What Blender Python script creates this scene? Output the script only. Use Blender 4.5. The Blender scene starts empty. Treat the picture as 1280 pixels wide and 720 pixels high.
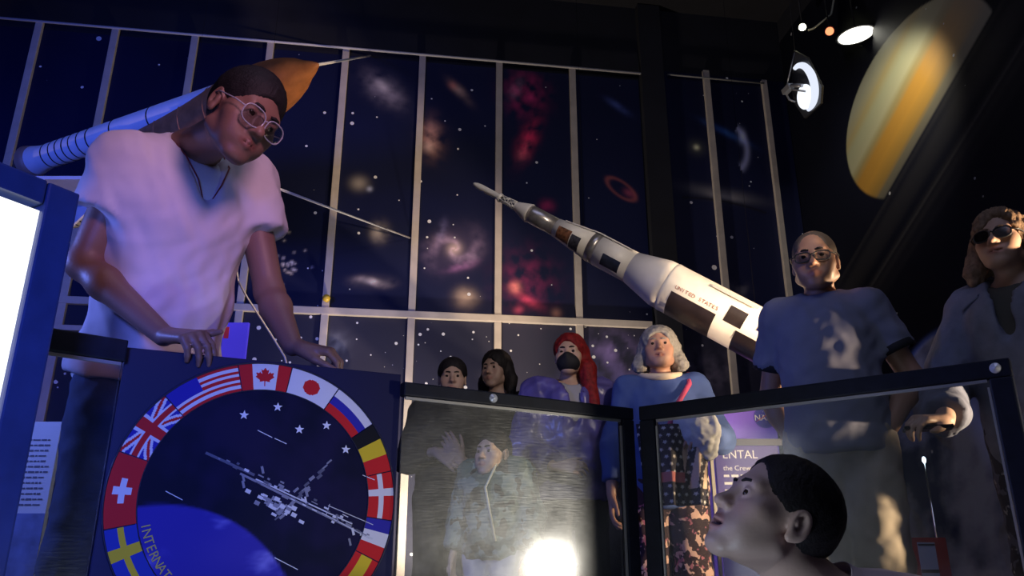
import bpy, bmesh, math, random
import numpy as np
from mathutils import Vector, Matrix, noise as mnoise

random.seed(7)
rng = np.random.default_rng(7)
C = bpy.context.scene.collection
SC = bpy.context.scene
PI = math.pi

# ------------------------------------------------------------------ camera
F_PX, TILT, CAM_Z = 1000.0, math.radians(19.2), 0.5
cam_data = bpy.data.cameras.new('camera')
cam_data.sensor_width = 36.0
cam_data.lens = F_PX / 1280 * 36
cam_data.clip_start = 0.02
cam = bpy.data.objects.new('camera', cam_data)
C.objects.link(cam)
cam.location = (0, 0, CAM_Z)
cam.rotation_euler = (PI / 2 + TILT, 0, 0)
SC.camera = cam
SC.view_settings.view_transform = 'Standard'
SC.view_settings.look = 'None'
SC.view_settings.exposure = 0.0
SC.view_settings.gamma = 1.0
SC.view_settings.use_curve_mapping = False

# ------------------------------------------------------------------ world (a closed dark hall)
w = bpy.data.worlds.new('world')
SC.world = w
w.use_nodes = True
w.node_tree.nodes['Background'].inputs[0].default_value = (0.02, 0.03, 0.08, 1)
w.node_tree.nodes['Background'].inputs[1].default_value = 0.05


def V(*a):
    return Vector(a)


def P(px, py, Y):
    """point of the hall seen at photo pixel (px, py), at forward distance Y"""
    up, lat = 360 - py, px - 640
    fw = F_PX * math.cos(TILT) - up * math.sin(TILT)
    vt = F_PX * math.sin(TILT) + up * math.cos(TILT)
    return Vector((lat / fw * Y, Y, CAM_Z + vt / fw * Y))


def PZ(px, py, z):
    up, lat = 360 - py, px - 640
    fw = F_PX * math.cos(TILT) - up * math.sin(TILT)
    vt = F_PX * math.sin(TILT) + up * math.cos(TILT)
    return P(px, py, (z - CAM_Z) / vt * fw)


def PW(px, py, o, d):
    """pixel -> point on the vertical plane through o along d (both 2D)"""
    a = P(px, py, 1.0)
    rx, ry = a.x, a.y
    # s*(rx,ry) = o + t*d
    det = rx * (-d[1]) - (-d[0]) * ry
    s = (o[0] * (-d[1]) - (-d[0]) * o[1]) / det
    return P(px, py, s)


# ------------------------------------------------------------------ lights
def lamp(name, kind, loc, energy, col, size=0.1, aim=None, spot=None, blend=0.5, size_y=None):
    l = bpy.data.lights.new(name, kind)
    l.energy = energy
    l.color = col
    if kind == 'AREA':
        l.size = size
        if size_y:
            l.shape = 'RECTANGLE'
            l.size_y = size_y
    else:
        l.shadow_soft_size = size
    if kind == 'SPOT':
        l.spot_size = math.radians(spot)
        l.spot_blend = blend
    o = bpy.data.objects.new(name, l)
    C.objects.link(o)
    o.location = loc
    if aim is not None:
        o.rotation_euler = (Vector(aim) - Vector(loc)).to_track_quat('-Z', 'Y').to_euler()
    return o



def mirror_lamp(px, py, ga, gb, t):
    """where a lamp stands whose image is seen at a pixel in the pane from ga to gb"""
    d = (gb - ga) / np.linalg.norm(gb - ga); n = np.array([d[1], -d[0]])
    p = PW(px, py, ga, d)
    r = np.array([p.x, p.y, p.z - CAM_Z]); r /= np.linalg.norm(r)
    n3 = np.array([n[0], n[1], 0]); r = r - 2 * (r @ n3) * n3
    return np.array([p.x, p.y, p.z]) + r * t


_ga, _gb = PZ(503, 478, 0.95), PZ(788, 511, 0.95)
FLOOD = mirror_lamp(690, 706, np.array([_ga.x, _ga.y]), np.array([_gb.x, _gb.y]), 2.35)
# warm lamp low in the enclosure, mirrored as the glare in the scratched pane
lamp('glare_lamp', 'SPOT', tuple(FLOOD), 85, (1.0, 0.92, 0.80), 0.05, aim=(0.22, 2.3, 0.6), spot=37, blend=0.5)
# warm flood off to the right: rims the visitors from their left side
lamp('flood_right', 'SPOT', (2.95, 1.9, 0.75), 620, (1.0, 0.72, 0.45), 0.03, aim=(1.25, 3.05, 1.25), spot=48, blend=0.3)
lamp('rim_fill', 'SPOT', (2.82, 3.05, 1.35), 260, (1.0, 0.70, 0.42), 0.04, aim=(1.0, 3.2, 1.25), spot=40, blend=0.4)  # second, unseen spot added to rim the man's arm and the women
# spotlight on the rocket and an uplight at the foot of the back wall
lamp('rocket_spot', 'SPOT', (1.5, 0.6, 2.3), 160, (1.0, 0.83, 0.66), 0.06, aim=(0.45, 3.88, 1.97), spot=33, blend=0.5)
lamp('wall_uplight', 'SPOT', (-0.35, 5.25, 0.15), 240, (1.0, 0.84, 0.66), 0.08, aim=(-0.3, 6.0, 2.0), spot=120, blend=0.8)
# ceiling lamp in front of the ringed planet
lamp('planet_spot', 'SPOT', tuple(P(1060, 40, 4.45)), 25, (1.0, 0.93, 0.72), 0.05, aim=tuple(P(1135, 150, 5.0)), spot=100, blend=0.8)
# blue wash from the left, magenta glow on the young man, cool exhibit lamp below the crouching man
lamp('blue_wash', 'SPOT', (-2.6, 0.4, 1.6), 420, (0.06, 0.13, 1.0), 0.3, aim=(-3.0, 6, 2.9), spot=62, blend=0.8)
lamp('blue_front', 'SPOT', (-0.42, -0.5, 1.0), 190, (0.10, 0.17, 1.0), 0.25, aim=(-0.98, 2.05, 0.78), spot=38, blend=0.9)
lamp('boy_fill', 'SPOT', (0.25, 0.8, 2.3), 120, (0.92, 0.96, 1.0), 0.06, aim=(-0.13, 3.7, 0.60), spot=21, blend=0.9)  # unseen spot added to lift the boy behind the pane
lamp('pink_key', 'SPOT', (0.3, 0.5, 1.9), 62, (1.0, 0.50, 0.74), 0.2, aim=(-0.85, 2.0, 1.5), spot=33, blend=0.8)
lamp('exhibit_lamp', 'POINT', (-0.02, 1.22, 0.16), 6.0, (0.66, 0.80, 1.0), 0.06)
lamp('hall_fill', 'AREA', (0.5, 1.0, 5.2), 38, (0.60, 0.64, 1.0), 3.0, aim=(0.5, 4.0, 1.0))
lamp('blue_low_fill', 'SPOT', (-2.5, 1.75, 1.5), 110, (0.16, 0.24, 1.0), 0.15, aim=(-1.0, 2.35, 0.85), spot=66, blend=0.6)  # unseen blue spot added to tint the jeans and left text board


# ------------------------------------------------------------------ materials
def mat(name, col=(0.5, 0.5, 0.5), rough=0.6, metal=0.0, emit=None, estr=0.0, spec=0.5, noise=None, attr=None,
        bump=0.0, bscale=40.0, sss=0.0, sheen=0.0):
    """principled material; noise=(scale, amount) mottles the colour, attr reads a colour attribute"""
    m = bpy.data.materials.new(name)
    m.use_nodes = True
    nt = m.node_tree
    b = nt.nodes['Principled BSDF']
    b.inputs['Base Color'].default_value = (*col, 1)
    b.inputs['Roughness'].default_value = rough
    b.inputs['Metallic'].default_value = metal
    b.inputs['Specular IOR Level'].default_value = spec
    if sss:
        b.inputs['Subsurface Weight'].default_value = sss
        b.inputs['Subsurface Radius'].default_value = (0.012, 0.005, 0.003)
    if sheen:
        b.inputs['Sheen Weight'].default_value = sheen
    if emit:
        b.inputs['Emission Color'].default_value = (*emit, 1)
        b.inputs['Emission Strength'].default_value = estr
    src = None
    if attr:
        a = nt.nodes.new('ShaderNodeAttribute')
        a.attribute_name = attr
        src = a.outputs['Color']
        if emit == 'attr':
            nt.links.new(src, b.inputs['Emission Color'])
    if noise:
        tc = nt.nodes.new('ShaderNodeTexCoord')
        n = nt.nodes.new('ShaderNodeTexNoise')
        n.inputs['Scale'].default_value = noise[0]
        n.inputs['Detail'].default_value = 5
        nt.links.new(tc.outputs['Object'], n.inputs['Vector'])
        r = nt.nodes.new('ShaderNodeMapRange')
        r.inputs['From Min'].default_value = 0.25
        r.inputs['From Max'].default_value = 0.75
        r.inputs['To Min'].default_value = 1 - noise[1]
        r.inputs['To Max'].default_value = 1 + noise[1]
        nt.links.new(n.outputs['Fac'], r.inputs['Value'])
        mx = nt.nodes.new('ShaderNodeMix')
        mx.data_type = 'RGBA'
        mx.blend_type = 'MULTIPLY'
        mx.inputs['Factor'].default_value = 1
        if src:
            nt.links.new(src, mx.inputs[6])
        else:
            mx.inputs[6].default_value = (*col, 1)
        nt.links.new(r.outputs['Result'], mx.inputs[7])
        src = mx.outputs[2]
    if src:
        nt.links.new(src, b.inputs['Base Color'])
    if bump:
        tc = nt.nodes.new('ShaderNodeTexCoord')
        n = nt.nodes.new('ShaderNodeTexNoise')
        n.inputs['Scale'].default_value = bscale
        n.inputs['Detail'].default_value = 4
        nt.links.new(tc.outputs['Object'], n.inputs['Vector'])
        bp = nt.nodes.new('ShaderNodeBump')
        bp.inputs['Strength'].default_value = bump
        bp.inputs['Distance'].default_value = 0.01
        nt.links.new(n.outputs['Fac'], bp.inputs['Height'])
        nt.links.new(bp.outputs['Normal'], b.inputs['Normal'])
    return m


def emat(name, col, s):
    m = bpy.data.materials.new(name)
    m.use_nodes = True
    nt = m.node_tree
    nt.nodes.remove(nt.nodes['Principled BSDF'])
    e = nt.nodes.new('ShaderNodeEmission')
    e.inputs[0].default_value = (*col, 1)
    e.inputs[1].default_value = s
    nt.links.new(e.outputs[0], nt.nodes['Material Output'].inputs[0])
    return m


# ------------------------------------------------------------------ object helpers
def tag(o, label=None, cat=None, group=None, kind=None):
    if label: o['label'] = label
    if cat: o['category'] = cat
    if group: o['group'] = group
    if kind: o['kind'] = kind
    return o


def empty(name, loc=(0, 0, 0), rz=0.0, label=None, cat=None, group=None):
    o = bpy.data.objects.new(name, None)
    C.objects.link(o)
    o.empty_display_size = 0.05
    o.location = loc
    o.rotation_euler = (0, 0, rz)
    return tag(o, label, cat, group)


def wm(o):
    """matrix of an object from its own chain (no depsgraph needed)"""
    m = Matrix.LocRotScale(o.location, o.rotation_euler, o.scale)
    return wm(o.parent) @ m if o.parent else m


class MB:
    """collects simple shapes, then links them as one mesh object"""

    def __init__(s):
        s.bm = bmesh.new()

    def _finish(s, vs, mi, smooth):
        fs = {f for v in vs for f in v.link_faces}
        for f in fs:
            f.material_index = mi
            f.smooth = smooth

    def box(s, c, d, M=None, mi=0, bevel=0.0):
        r = bmesh.ops.create_cube(s.bm, size=1.0)
        vs = r['verts']
        for v in vs:
            v.co = Vector((v.co.x * d[0], v.co.y * d[1], v.co.z * d[2]))
        if bevel:
            es = list({e for v in vs for e in v.link_edges})
            rb = bmesh.ops.bevel(s.bm, geom=es, offset=bevel, segments=2, affect='EDGES', profile=0.6)
            vs = list({v for f in rb['faces'] for v in f.verts} | {v for v in vs if v.is_valid})
        R = M if M is not None else Matrix.Identity(3)
        for v in vs:
            v.co = R @ v.co + Vector(c)
        s._finish(vs, mi, False)
        return s

    def bar(s, a, b, w, h, up=(0, 0, 1), mi=0, bevel=0.0):
        a, b = Vector(a), Vector(b)
        x = (b - a).normalized()
        y = Vector(up).cross(x).normalized()
        z = x.cross(y)
        M = Matrix((x, y, z)).transposed()
        return s.box((a + b) / 2, ((b - a).length, w, h), M, mi, bevel)

    def tube(s, pts, r, n=8, mi=0, caps=True, closed=False):
        pts = [Vector(p) for p in pts]
        rs = r if isinstance(r, (list, tuple)) else [r] * len(pts)
        rings = []
        N = len(pts)
        prev = None
        for i, p in enumerate(pts):
            if closed:
                t = pts[(i + 1) % N] - pts[i - 1]
            else:
                t = pts[min(i + 1, N - 1)] - pts[max(i - 1, 0)]
            t.normalize()
            if prev is None:
                u = t.orthogonal().normalized()
            else:
                u = (prev - t * prev.dot(t)).normalized()
            prev = u
            v = t.cross(u)
            rings.append([s.bm.verts.new(p + (u * math.cos(a) + v * math.sin(a)) * rs[i])
                          for a in [2 * PI * k / n for k in range(n)]])
        M = N if closed else N - 1
        for i in range(M):
            a, b = rings[i], rings[(i + 1) % N]
            for k in range(n):
                f = s.bm.faces.new((a[k], a[(k + 1) % n], b[(k + 1) % n], b[k]))
                f.material_index = mi
                f.smooth = True
        if caps and not closed:
            for rg, rev in ((rings[0], True), (rings[-1], False)):
                f = s.bm.faces.new(rg[::-1] if rev else rg)
                f.material_index = mi
        return s

    def lathe(s, prof, M=None, n=32, mi=0, smooth=True, mis=None):
        """prof: list of (radius, z); axis z of the 4x4 matrix M"""
        M = M or Matrix.Identity(4)
        rings = []
        for r, z in prof:
            if r < 1e-6:
                rings.append([s.bm.verts.new(M @ Vector((0, 0, z)))])
            else:
                rings.append([s.bm.verts.new(M @ Vector((r * math.cos(a), r * math.sin(a), z)))
                              for a in [2 * PI * k / n for k in range(n)]])
        for i in range(len(rings) - 1):
            a, b = rings[i], rings[i + 1]
            if len(a) == 1 and len(b) == 1: continue
            for k in range(n):
                q = [a[0] if len(a) == 1 else a[k], a[0] if len(a) == 1 else a[(k + 1) % n],
                     b[0] if len(b) == 1 else b[(k + 1) % n], b[0] if len(b) == 1 else b[k]]
                q2 = []
                for v in q:
                    if v not in q2: q2.append(v)
                f = s.bm.faces.new(q2)
                f.material_index = mis[i] if mis else mi
                f.smooth = smooth
        return s

    def poly(s, pts, depth=None, mi=0):
        """flat polygon, optionally extruded by vector depth"""
        pts = [Vector(p) for p in pts]
        vs = [s.bm.verts.new(p) for p in pts]
        f = s.bm.faces.new(vs)
        f.material_index = mi
        if depth is not None:
            d = Vector(depth)
            v2 = [s.bm.verts.new(p + d) for p in pts]
            g = s.bm.faces.new(v2[::-1])
            g.material_index = mi
            n = len(vs)
            for i in range(n):
                h = s.bm.faces.new((vs[i], v2[i], v2[(i + 1) % n], vs[(i + 1) % n]))
                h.material_index = mi
        return s

    def sphere(s, c, r, u=16, v=10, mi=0, M=None):
        R = bmesh.ops.create_uvsphere(s.bm, u_segments=u, v_segments=v, radius=1.0)
        rr = Vector((r, r, r)) if not hasattr(r, '__len__') else Vector(r)
        A = M if M is not None else Matrix.Identity(3)
        for q in R['verts']:
            q.co = A @ Vector((q.co.x * rr.x, q.co.y * rr.y, q.co.z * rr.z)) + Vector(c)
        s._finish(R['verts'], mi, True)
        return s

    def build(s, name, mats, parent=None, world=True, loc=None):
        """coordinates are world coordinates when world is set; they are brought into the parent's space"""
        me = bpy.data.meshes.new(name)
        bmesh.ops.recalc_face_normals(s.bm, faces=s.bm.faces)
        if parent is not None and world:
            s.bm.transform(wm(parent).inverted())
        elif parent is None and loc is not None:
            s.bm.transform(Matrix.Translation(-Vector(loc)))
        s.bm.to_mesh(me)
        s.bm.free()
        for m in (mats if isinstance(mats, (list, tuple)) else [mats]):
            me.materials.append(m)
        o = bpy.data.objects.new(name, me)
        C.objects.link(o)
        if parent is not None: o.parent = parent
        elif loc is not None: o.location = loc
        return o


def np_mesh(name, verts, faces, m, parent=None, cols=None, smooth=True, corner_cols=None):
    """mesh from numpy arrays (faces (n,4)); world coordinates"""
    me = bpy.data.meshes.new(name)
    verts = np.asarray(verts, dtype=np.float32)
    if parent is not None:
        Mi = np.array(wm(parent).inverted())
        verts = verts @ Mi[:3, :3].T + Mi[:3, 3]
    nf = len(faces)
    k = faces.shape[1]
    me.vertices.add(len(verts))
    me.vertices.foreach_set('co', verts.astype(np.float32).ravel())
    me.loops.add(nf * k)
    me.loops.foreach_set('vertex_index', faces.astype(np.int32).ravel())
    me.polygons.add(nf)
    me.polygons.foreach_set('loop_start', np.arange(0, nf * k, k, dtype=np.int32))
    me.polygons.foreach_set('loop_total', np.full(nf, k, dtype=np.int32))
    me.polygons.foreach_set('use_smooth', np.full(nf, smooth, dtype=bool))
    me.update(calc_edges=True)
    if cols is not None:
        a = me.color_attributes.new('Col', 'FLOAT_COLOR', 'POINT')
        c4 = np.ones((len(verts), 4), np.float32)
        c4[:, :3] = cols
        a.data.foreach_set('color', c4.ravel())
    if corner_cols is not None:   # one colour per face
        a = me.color_attributes.new('Col', 'FLOAT_COLOR', 'CORNER')
        c4 = np.ones((nf, k, 4), np.float32)
        c4[:, :, :3] = corner_cols[:, None, :]
        a.data.foreach_set('color', c4.ravel())
    me.materials.append(m)
    o = bpy.data.objects.new(name, me)
    C.objects.link(o)
    if parent is not None: o.parent = parent
    return o


def text_mesh(name, body, M, size, m, parent, depth=0.0006, align='LEFT'):
    """lettering as a thin mesh; M: 4x4 world matrix, text in its local xy plane facing +z"""
    cu = bpy.data.curves.new(name, 'FONT')
    cu.body = body
    cu.size = size
    cu.extrude = depth
    cu.align_x = align
    cu.resolution_u = 3
    t = bpy.data.objects.new('tmp', cu)
    C.objects.link(t)
    dg = bpy.context.evaluated_depsgraph_get()
    me = bpy.data.meshes.new_from_object(t.evaluated_get(dg))
    bpy.data.objects.remove(t)
    bpy.data.curves.remove(cu)
    me.transform(wm(parent).inverted() @ M if parent else M)
    me.materials.clear()
    me.materials.append(m)
    me.name = name
    o = bpy.data.objects.new(name, me)
    C.objects.link(o)
    if parent: o.parent = parent
    return o


def face_matrix(o, x, z):
    """4x4 with local x along x, local y along z, facing their cross product"""
    x = Vector(x).normalized(); y = Vector(z).normalized()
    n = x.cross(y)
    M = Matrix((x, y, n)).transposed().to_4x4()
    M.translation = Vector(o)
    return M


# ------------------------------------------------------------------ smooth numpy noise
def sn(p, freq, seed=0, octaves=3):
    """cheap smooth pseudo-noise in about [-1, 1] from rotated sines; p (n,d)"""
    r = np.random.default_rng(seed)
    out = np.zeros(len(p)); amp = 1.0; tot = 0.0
    for o in range(octaves):
        acc = np.zeros(len(p))
        for k in range(5):
            d = r.normal(size=p.shape[1]); d /= np.linalg.norm(d)
            acc += np.sin(p @ d * freq * (0.7 + 0.6 * r.random()) + r.random() * 6.28 + 1.3 * np.sin(p @ r.normal(size=p.shape[1]) * freq * 0.37))
        out += amp * acc / 2.8; tot += amp
        amp *= 0.55; freq *= 2.03
    return out / tot


# ------------------------------------------------------------------ implicit surfaces (bodies, clothes, hair)
class SDF:
    def __init__(s):
        s.pr = []

    def cone(s, a, b, ra, rb, k=0.012, op='add', cap=False):
        a = np.array(a, float); b = np.array(b, float)
        s.pr.append((op, 'cone', a, b, ra, rb, k, cap)); return s

    def ell(s, c, r, R=None, k=0.012, op='add'):
        R = np.eye(3) if R is None else np.array(R)
        r = np.array([r, r, r], float) if not hasattr(r, '__len__') else np.array(r, float)
        s.pr.append((op, 'ell', np.array(c, float), r, R, None, k, False)); return s

    def cut(s, p, n, k=0.004):
        """keep the side opposite to n"""
        n = np.array(n, float); n /= np.linalg.norm(n)
        s.pr.append(('cut', 'plane', np.array(p, float), n, None, None, k, False)); return s

    @staticmethod
    def d(pr, p):
        t = pr[1]
        if t == 'cone':
            a, b, ra, rb = pr[2:6]
            ab = (b - a).astype(np.float32)
            L2 = max(float(ab @ ab), 1e-12)
            pa = p - a.astype(np.float32)
            raw = pa @ ab / L2
            h = np.clip(raw, 0, 1)
            q = pa - h[..., None] * ab
            dd = np.sqrt((q * q).sum(-1)) - (ra + (rb - ra) * h)
            if pr[7]:
                dd = np.maximum(dd, (raw - 1) * math.sqrt(L2))
            return dd
        if t == 'ell':
            c, r, R = pr[2:5]
            q = (p - c.astype(np.float32)) @ R.astype(np.float32)
            q0 = q / r.astype(np.float32)
            k0 = np.sqrt((q0 * q0).sum(-1)) + 1e-9
            q1 = q0 / r.astype(np.float32)
            k1 = np.sqrt((q1 * q1).sum(-1)) + 1e-9
            return k0 * (k0 - 1) / k1
        if t == 'plane':
            return (p - pr[2].astype(np.float32)) @ pr[3].astype(np.float32)

    def bbox(s):
        lo = np.full(3, 1e9); hi = np.full(3, -1e9)
        for pr in s.pr:
            if pr[0] != 'add': continue
            if pr[1] == 'cone':
                m = max(pr[4], pr[5])
                lo = np.minimum(lo, np.minimum(pr[2], pr[3]) - m); hi = np.maximum(hi, np.maximum(pr[2], pr[3]) + m)
            else:
                e = np.sqrt(((pr[4] * pr[3]) ** 2).sum(1))
                lo = np.minimum(lo, pr[2] - e); hi = np.maximum(hi, pr[2] + e)
        return lo, hi

    def mesh(s, h):
        B = 10
        S = B * h
        lo, hi = s.bbox()
        lo = lo - 3 * h; hi = hi + 3 * h
        nb = np.maximum(1, np.ceil((hi - lo) / S)).astype(int)
        gi = np.stack(np.meshgrid(*[np.arange(n) for n in nb], indexing='ij'), -1).reshape(-1, 3)
        cen = (lo + (gi + 0.5) * S).astype(np.float32)
        rad = S * 0.88
        ds = []
        act = np.full(len(cen), 1e9, np.float32)
        keep = np.zeros(len(cen), bool)
        for pr in s.pr:
            dd = s.d(pr, cen)
            if pr[1] == 'ell':
                # the ellipsoid bound is not metric far away: use the bounding sphere too
                rm = float(pr[3].max()); mn = float(pr[3].min())
                ds_ = np.sqrt(((cen - pr[2]) ** 2).sum(-1))
                dd = np.where(ds_ < rm + rad + 2 * pr[6], np.minimum(dd, dd * mn / rm), dd)
            ds.append(dd)
            if pr[0] == 'add':
                act = np.minimum(act, dd)
            else:
                keep |= np.abs(dd) < rad + pr[6]
        active = (act < rad + 0.02) & ((act > -rad - 0.001) | keep)
        ids = np.nonzero(active)[0]
        gi = gi[ids]
        n1 = B + 1
        offs = (np.stack(np.meshgrid(*[np.arange(n1)] * 3, indexing='ij'), -1).reshape(-1, 3) * h).astype(np.float32)
        org = (lo + gi * S).astype(np.float32)
        D = np.ones((len(ids), n1 ** 3), np.float32)
        for pr, dd in zip(s.pr, ds):
            k = pr[6]
            near = np.nonzero(dd[ids] < rad + 2.5 * k + 0.005)[0] if pr[0] != 'cut' else np.arange(len(ids))
            if not len(near): continue
            pts = org[near][:, None, :] + offs[None]
            d = s.d(pr, pts)
            cur = D[near]
            if pr[0] == 'add':
                t = np.clip(0.5 + 0.5 * (cur - d) / k, 0, 1)
                D[near] = cur * (1 - t) + d * t - k * t * (1 - t)
            elif pr[0] == 'sub':
                e = -d
                t = np.clip(0.5 - 0.5 * (cur - e) / k, 0, 1)
                D[near] = cur * (1 - t) + e * t + k * t * (1 - t)
            else:
                t = np.clip(0.5 - 0.5 * (cur - d) / k, 0, 1)
                D[near] = cur * (1 - t) + d * t + k * t * (1 - t)
        G = D.reshape(-1, n1, n1, n1)
        ins = G < 0
        cnt = np.zeros((len(ids), B, B, B), np.int8)
        for dx in (0, 1):
            for dy in (0, 1):
                for dz in (0, 1):
                    cnt += ins[:, dx:dx + B, dy:dy + B, dz:dz + B]
        mix = (cnt > 0) & (cnt < 8)
        bi, ci, cj, ck = np.nonzero(mix)
        NY, NZ = nb[1] * B + 2, nb[2] * B + 2
        gx = gi[bi, 0] * B + ci + 1; gy = gi[bi, 1] * B + cj + 1; gz = gi[bi, 2] * B + ck + 1
        key = (gx.astype(np.int64) * NY + gy) * NZ + gz
        cor = [(dx, dy, dz) for dx in (0, 1) for dy in (0, 1) for dz in (0, 1)]
        cv = np.stack([G[bi, ci + c[0], cj + c[1], ck + c[2]] for c in cor], 1)
        cp = np.array(cor, np.float32)
        num = np.zeros((len(bi), 3), np.float32); den = np.zeros(len(bi), np.float32)
        for a in range(8):
            for b in range(a + 1, 8):
                if abs(cp[a] - cp[b]).sum() != 1: continue
                va, vb = cv[:, a], cv[:, b]
                x = (va < 0) != (vb < 0)
                t = np.where(x, va / np.where(x, va - vb, 1), 0)
                num += np.where(x[:, None], cp[a] + t[:, None] * (cp[b] - cp[a]), 0)
                den += x
        loc = num / den[:, None]
        verts = lo + (np.stack([gx - 1, gy - 1, gz - 1], 1) + loc) * h
        order = np.argsort(key); skey = key[order]
        quads = []
        for ax in range(3):
            sl0 = [slice(0, B)] * 3; sl1 = [slice(0, B)] * 3
            sl1[ax] = slice(1, B + 1)
            a = ins[(slice(None), *sl0)]; b = ins[(slice(None), *sl1)]
            eb, ei, ej, ek = np.nonzero(a != b)
            fl = a[eb, ei, ej, ek]
            X = gi[eb, 0] * B + ei + 1; Y = gi[eb, 1] * B + ej + 1; Z = gi[eb, 2] * B + ek + 1
            u = [(0, 1, 0), (1, 0, 0), (1, 0, 0)][ax]; v = [(0, 0, 1), (0, 0, 1), (0, 1, 0)][ax]
            q = []
            for (m1, m2) in ((0, 0), (1, 0), (1, 1), (0, 1)):
                kk = ((X - m1 * u[0] - m2 * v[0]).astype(np.int64) * NY + (Y - m1 * u[1] - m2 * v[1])) * NZ + (Z - m1 * u[2] - m2 * v[2])
                pos = np.searchsorted(skey, kk); pos = np.minimum(pos, len(skey) - 1)
                okk = skey[pos] == kk
                q.append(np.where(okk, order[pos], -1))
            q = np.stack(q, 1)
            ok = (q >= 0).all(1)
            q = q[ok]; fl = fl[ok]
            flip = fl if ax != 1 else ~fl
            q[~flip] = q[~flip][:, ::-1]
            quads.append(q)
        return verts, np.concatenate(quads)


def normals(v, f):
    n = np.zeros_like(v)
    fn = np.cross(v[f[:, 2]] - v[f[:, 0]], v[f[:, 3]] - v[f[:, 1]])
    for k in range(4):
        np.add.at(n, f[:, k], fn)
    return n / (np.linalg.norm(n, axis=1, keepdims=True) + 1e-12)


def sdf_object(name, S, h, m, parent, wrinkle=None, colf=None, smooth_iter=1):
    v, f = S.mesh(h)
    v = v.astype(np.float64)
    for _ in range(smooth_iter):           # one light relaxation
        acc = np.zeros_like(v); c = np.zeros(len(v))
        for a, b in ((0, 1), (1, 2), (2, 3), (3, 0)):
            np.add.at(acc, f[:, a], v[f[:, b]]); np.add.at(c, f[:, a], 1)
            np.add.at(acc, f[:, b], v[f[:, a]]); np.add.at(c, f[:, b], 1)
        v = v * 0.5 + 0.5 * acc / np.maximum(c, 1)[:, None]
    if wrinkle:
        v = v + normals(v, f) * wrinkle(v)[:, None]
    cols = colf(v) if colf else None
    return np_mesh(name, v, f, m, parent, cols=cols)

# ================================================================== people
def A3(v):
    return np.array([v[0], v[1], v[2]], float)


def nrm(v):
    v = A3(v)
    return v / np.linalg.norm(v)


def frame(Fd, Uh=(0, 0, 1)):
    """rows/columns: x = the figure's left, y = back, z = up"""
    Fd = nrm(Fd); U = A3(Uh); U = nrm(U - Fd * (U @ Fd))
    L = np.cross(U, Fd)
    return np.stack([L, -Fd, U], 1)


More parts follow.
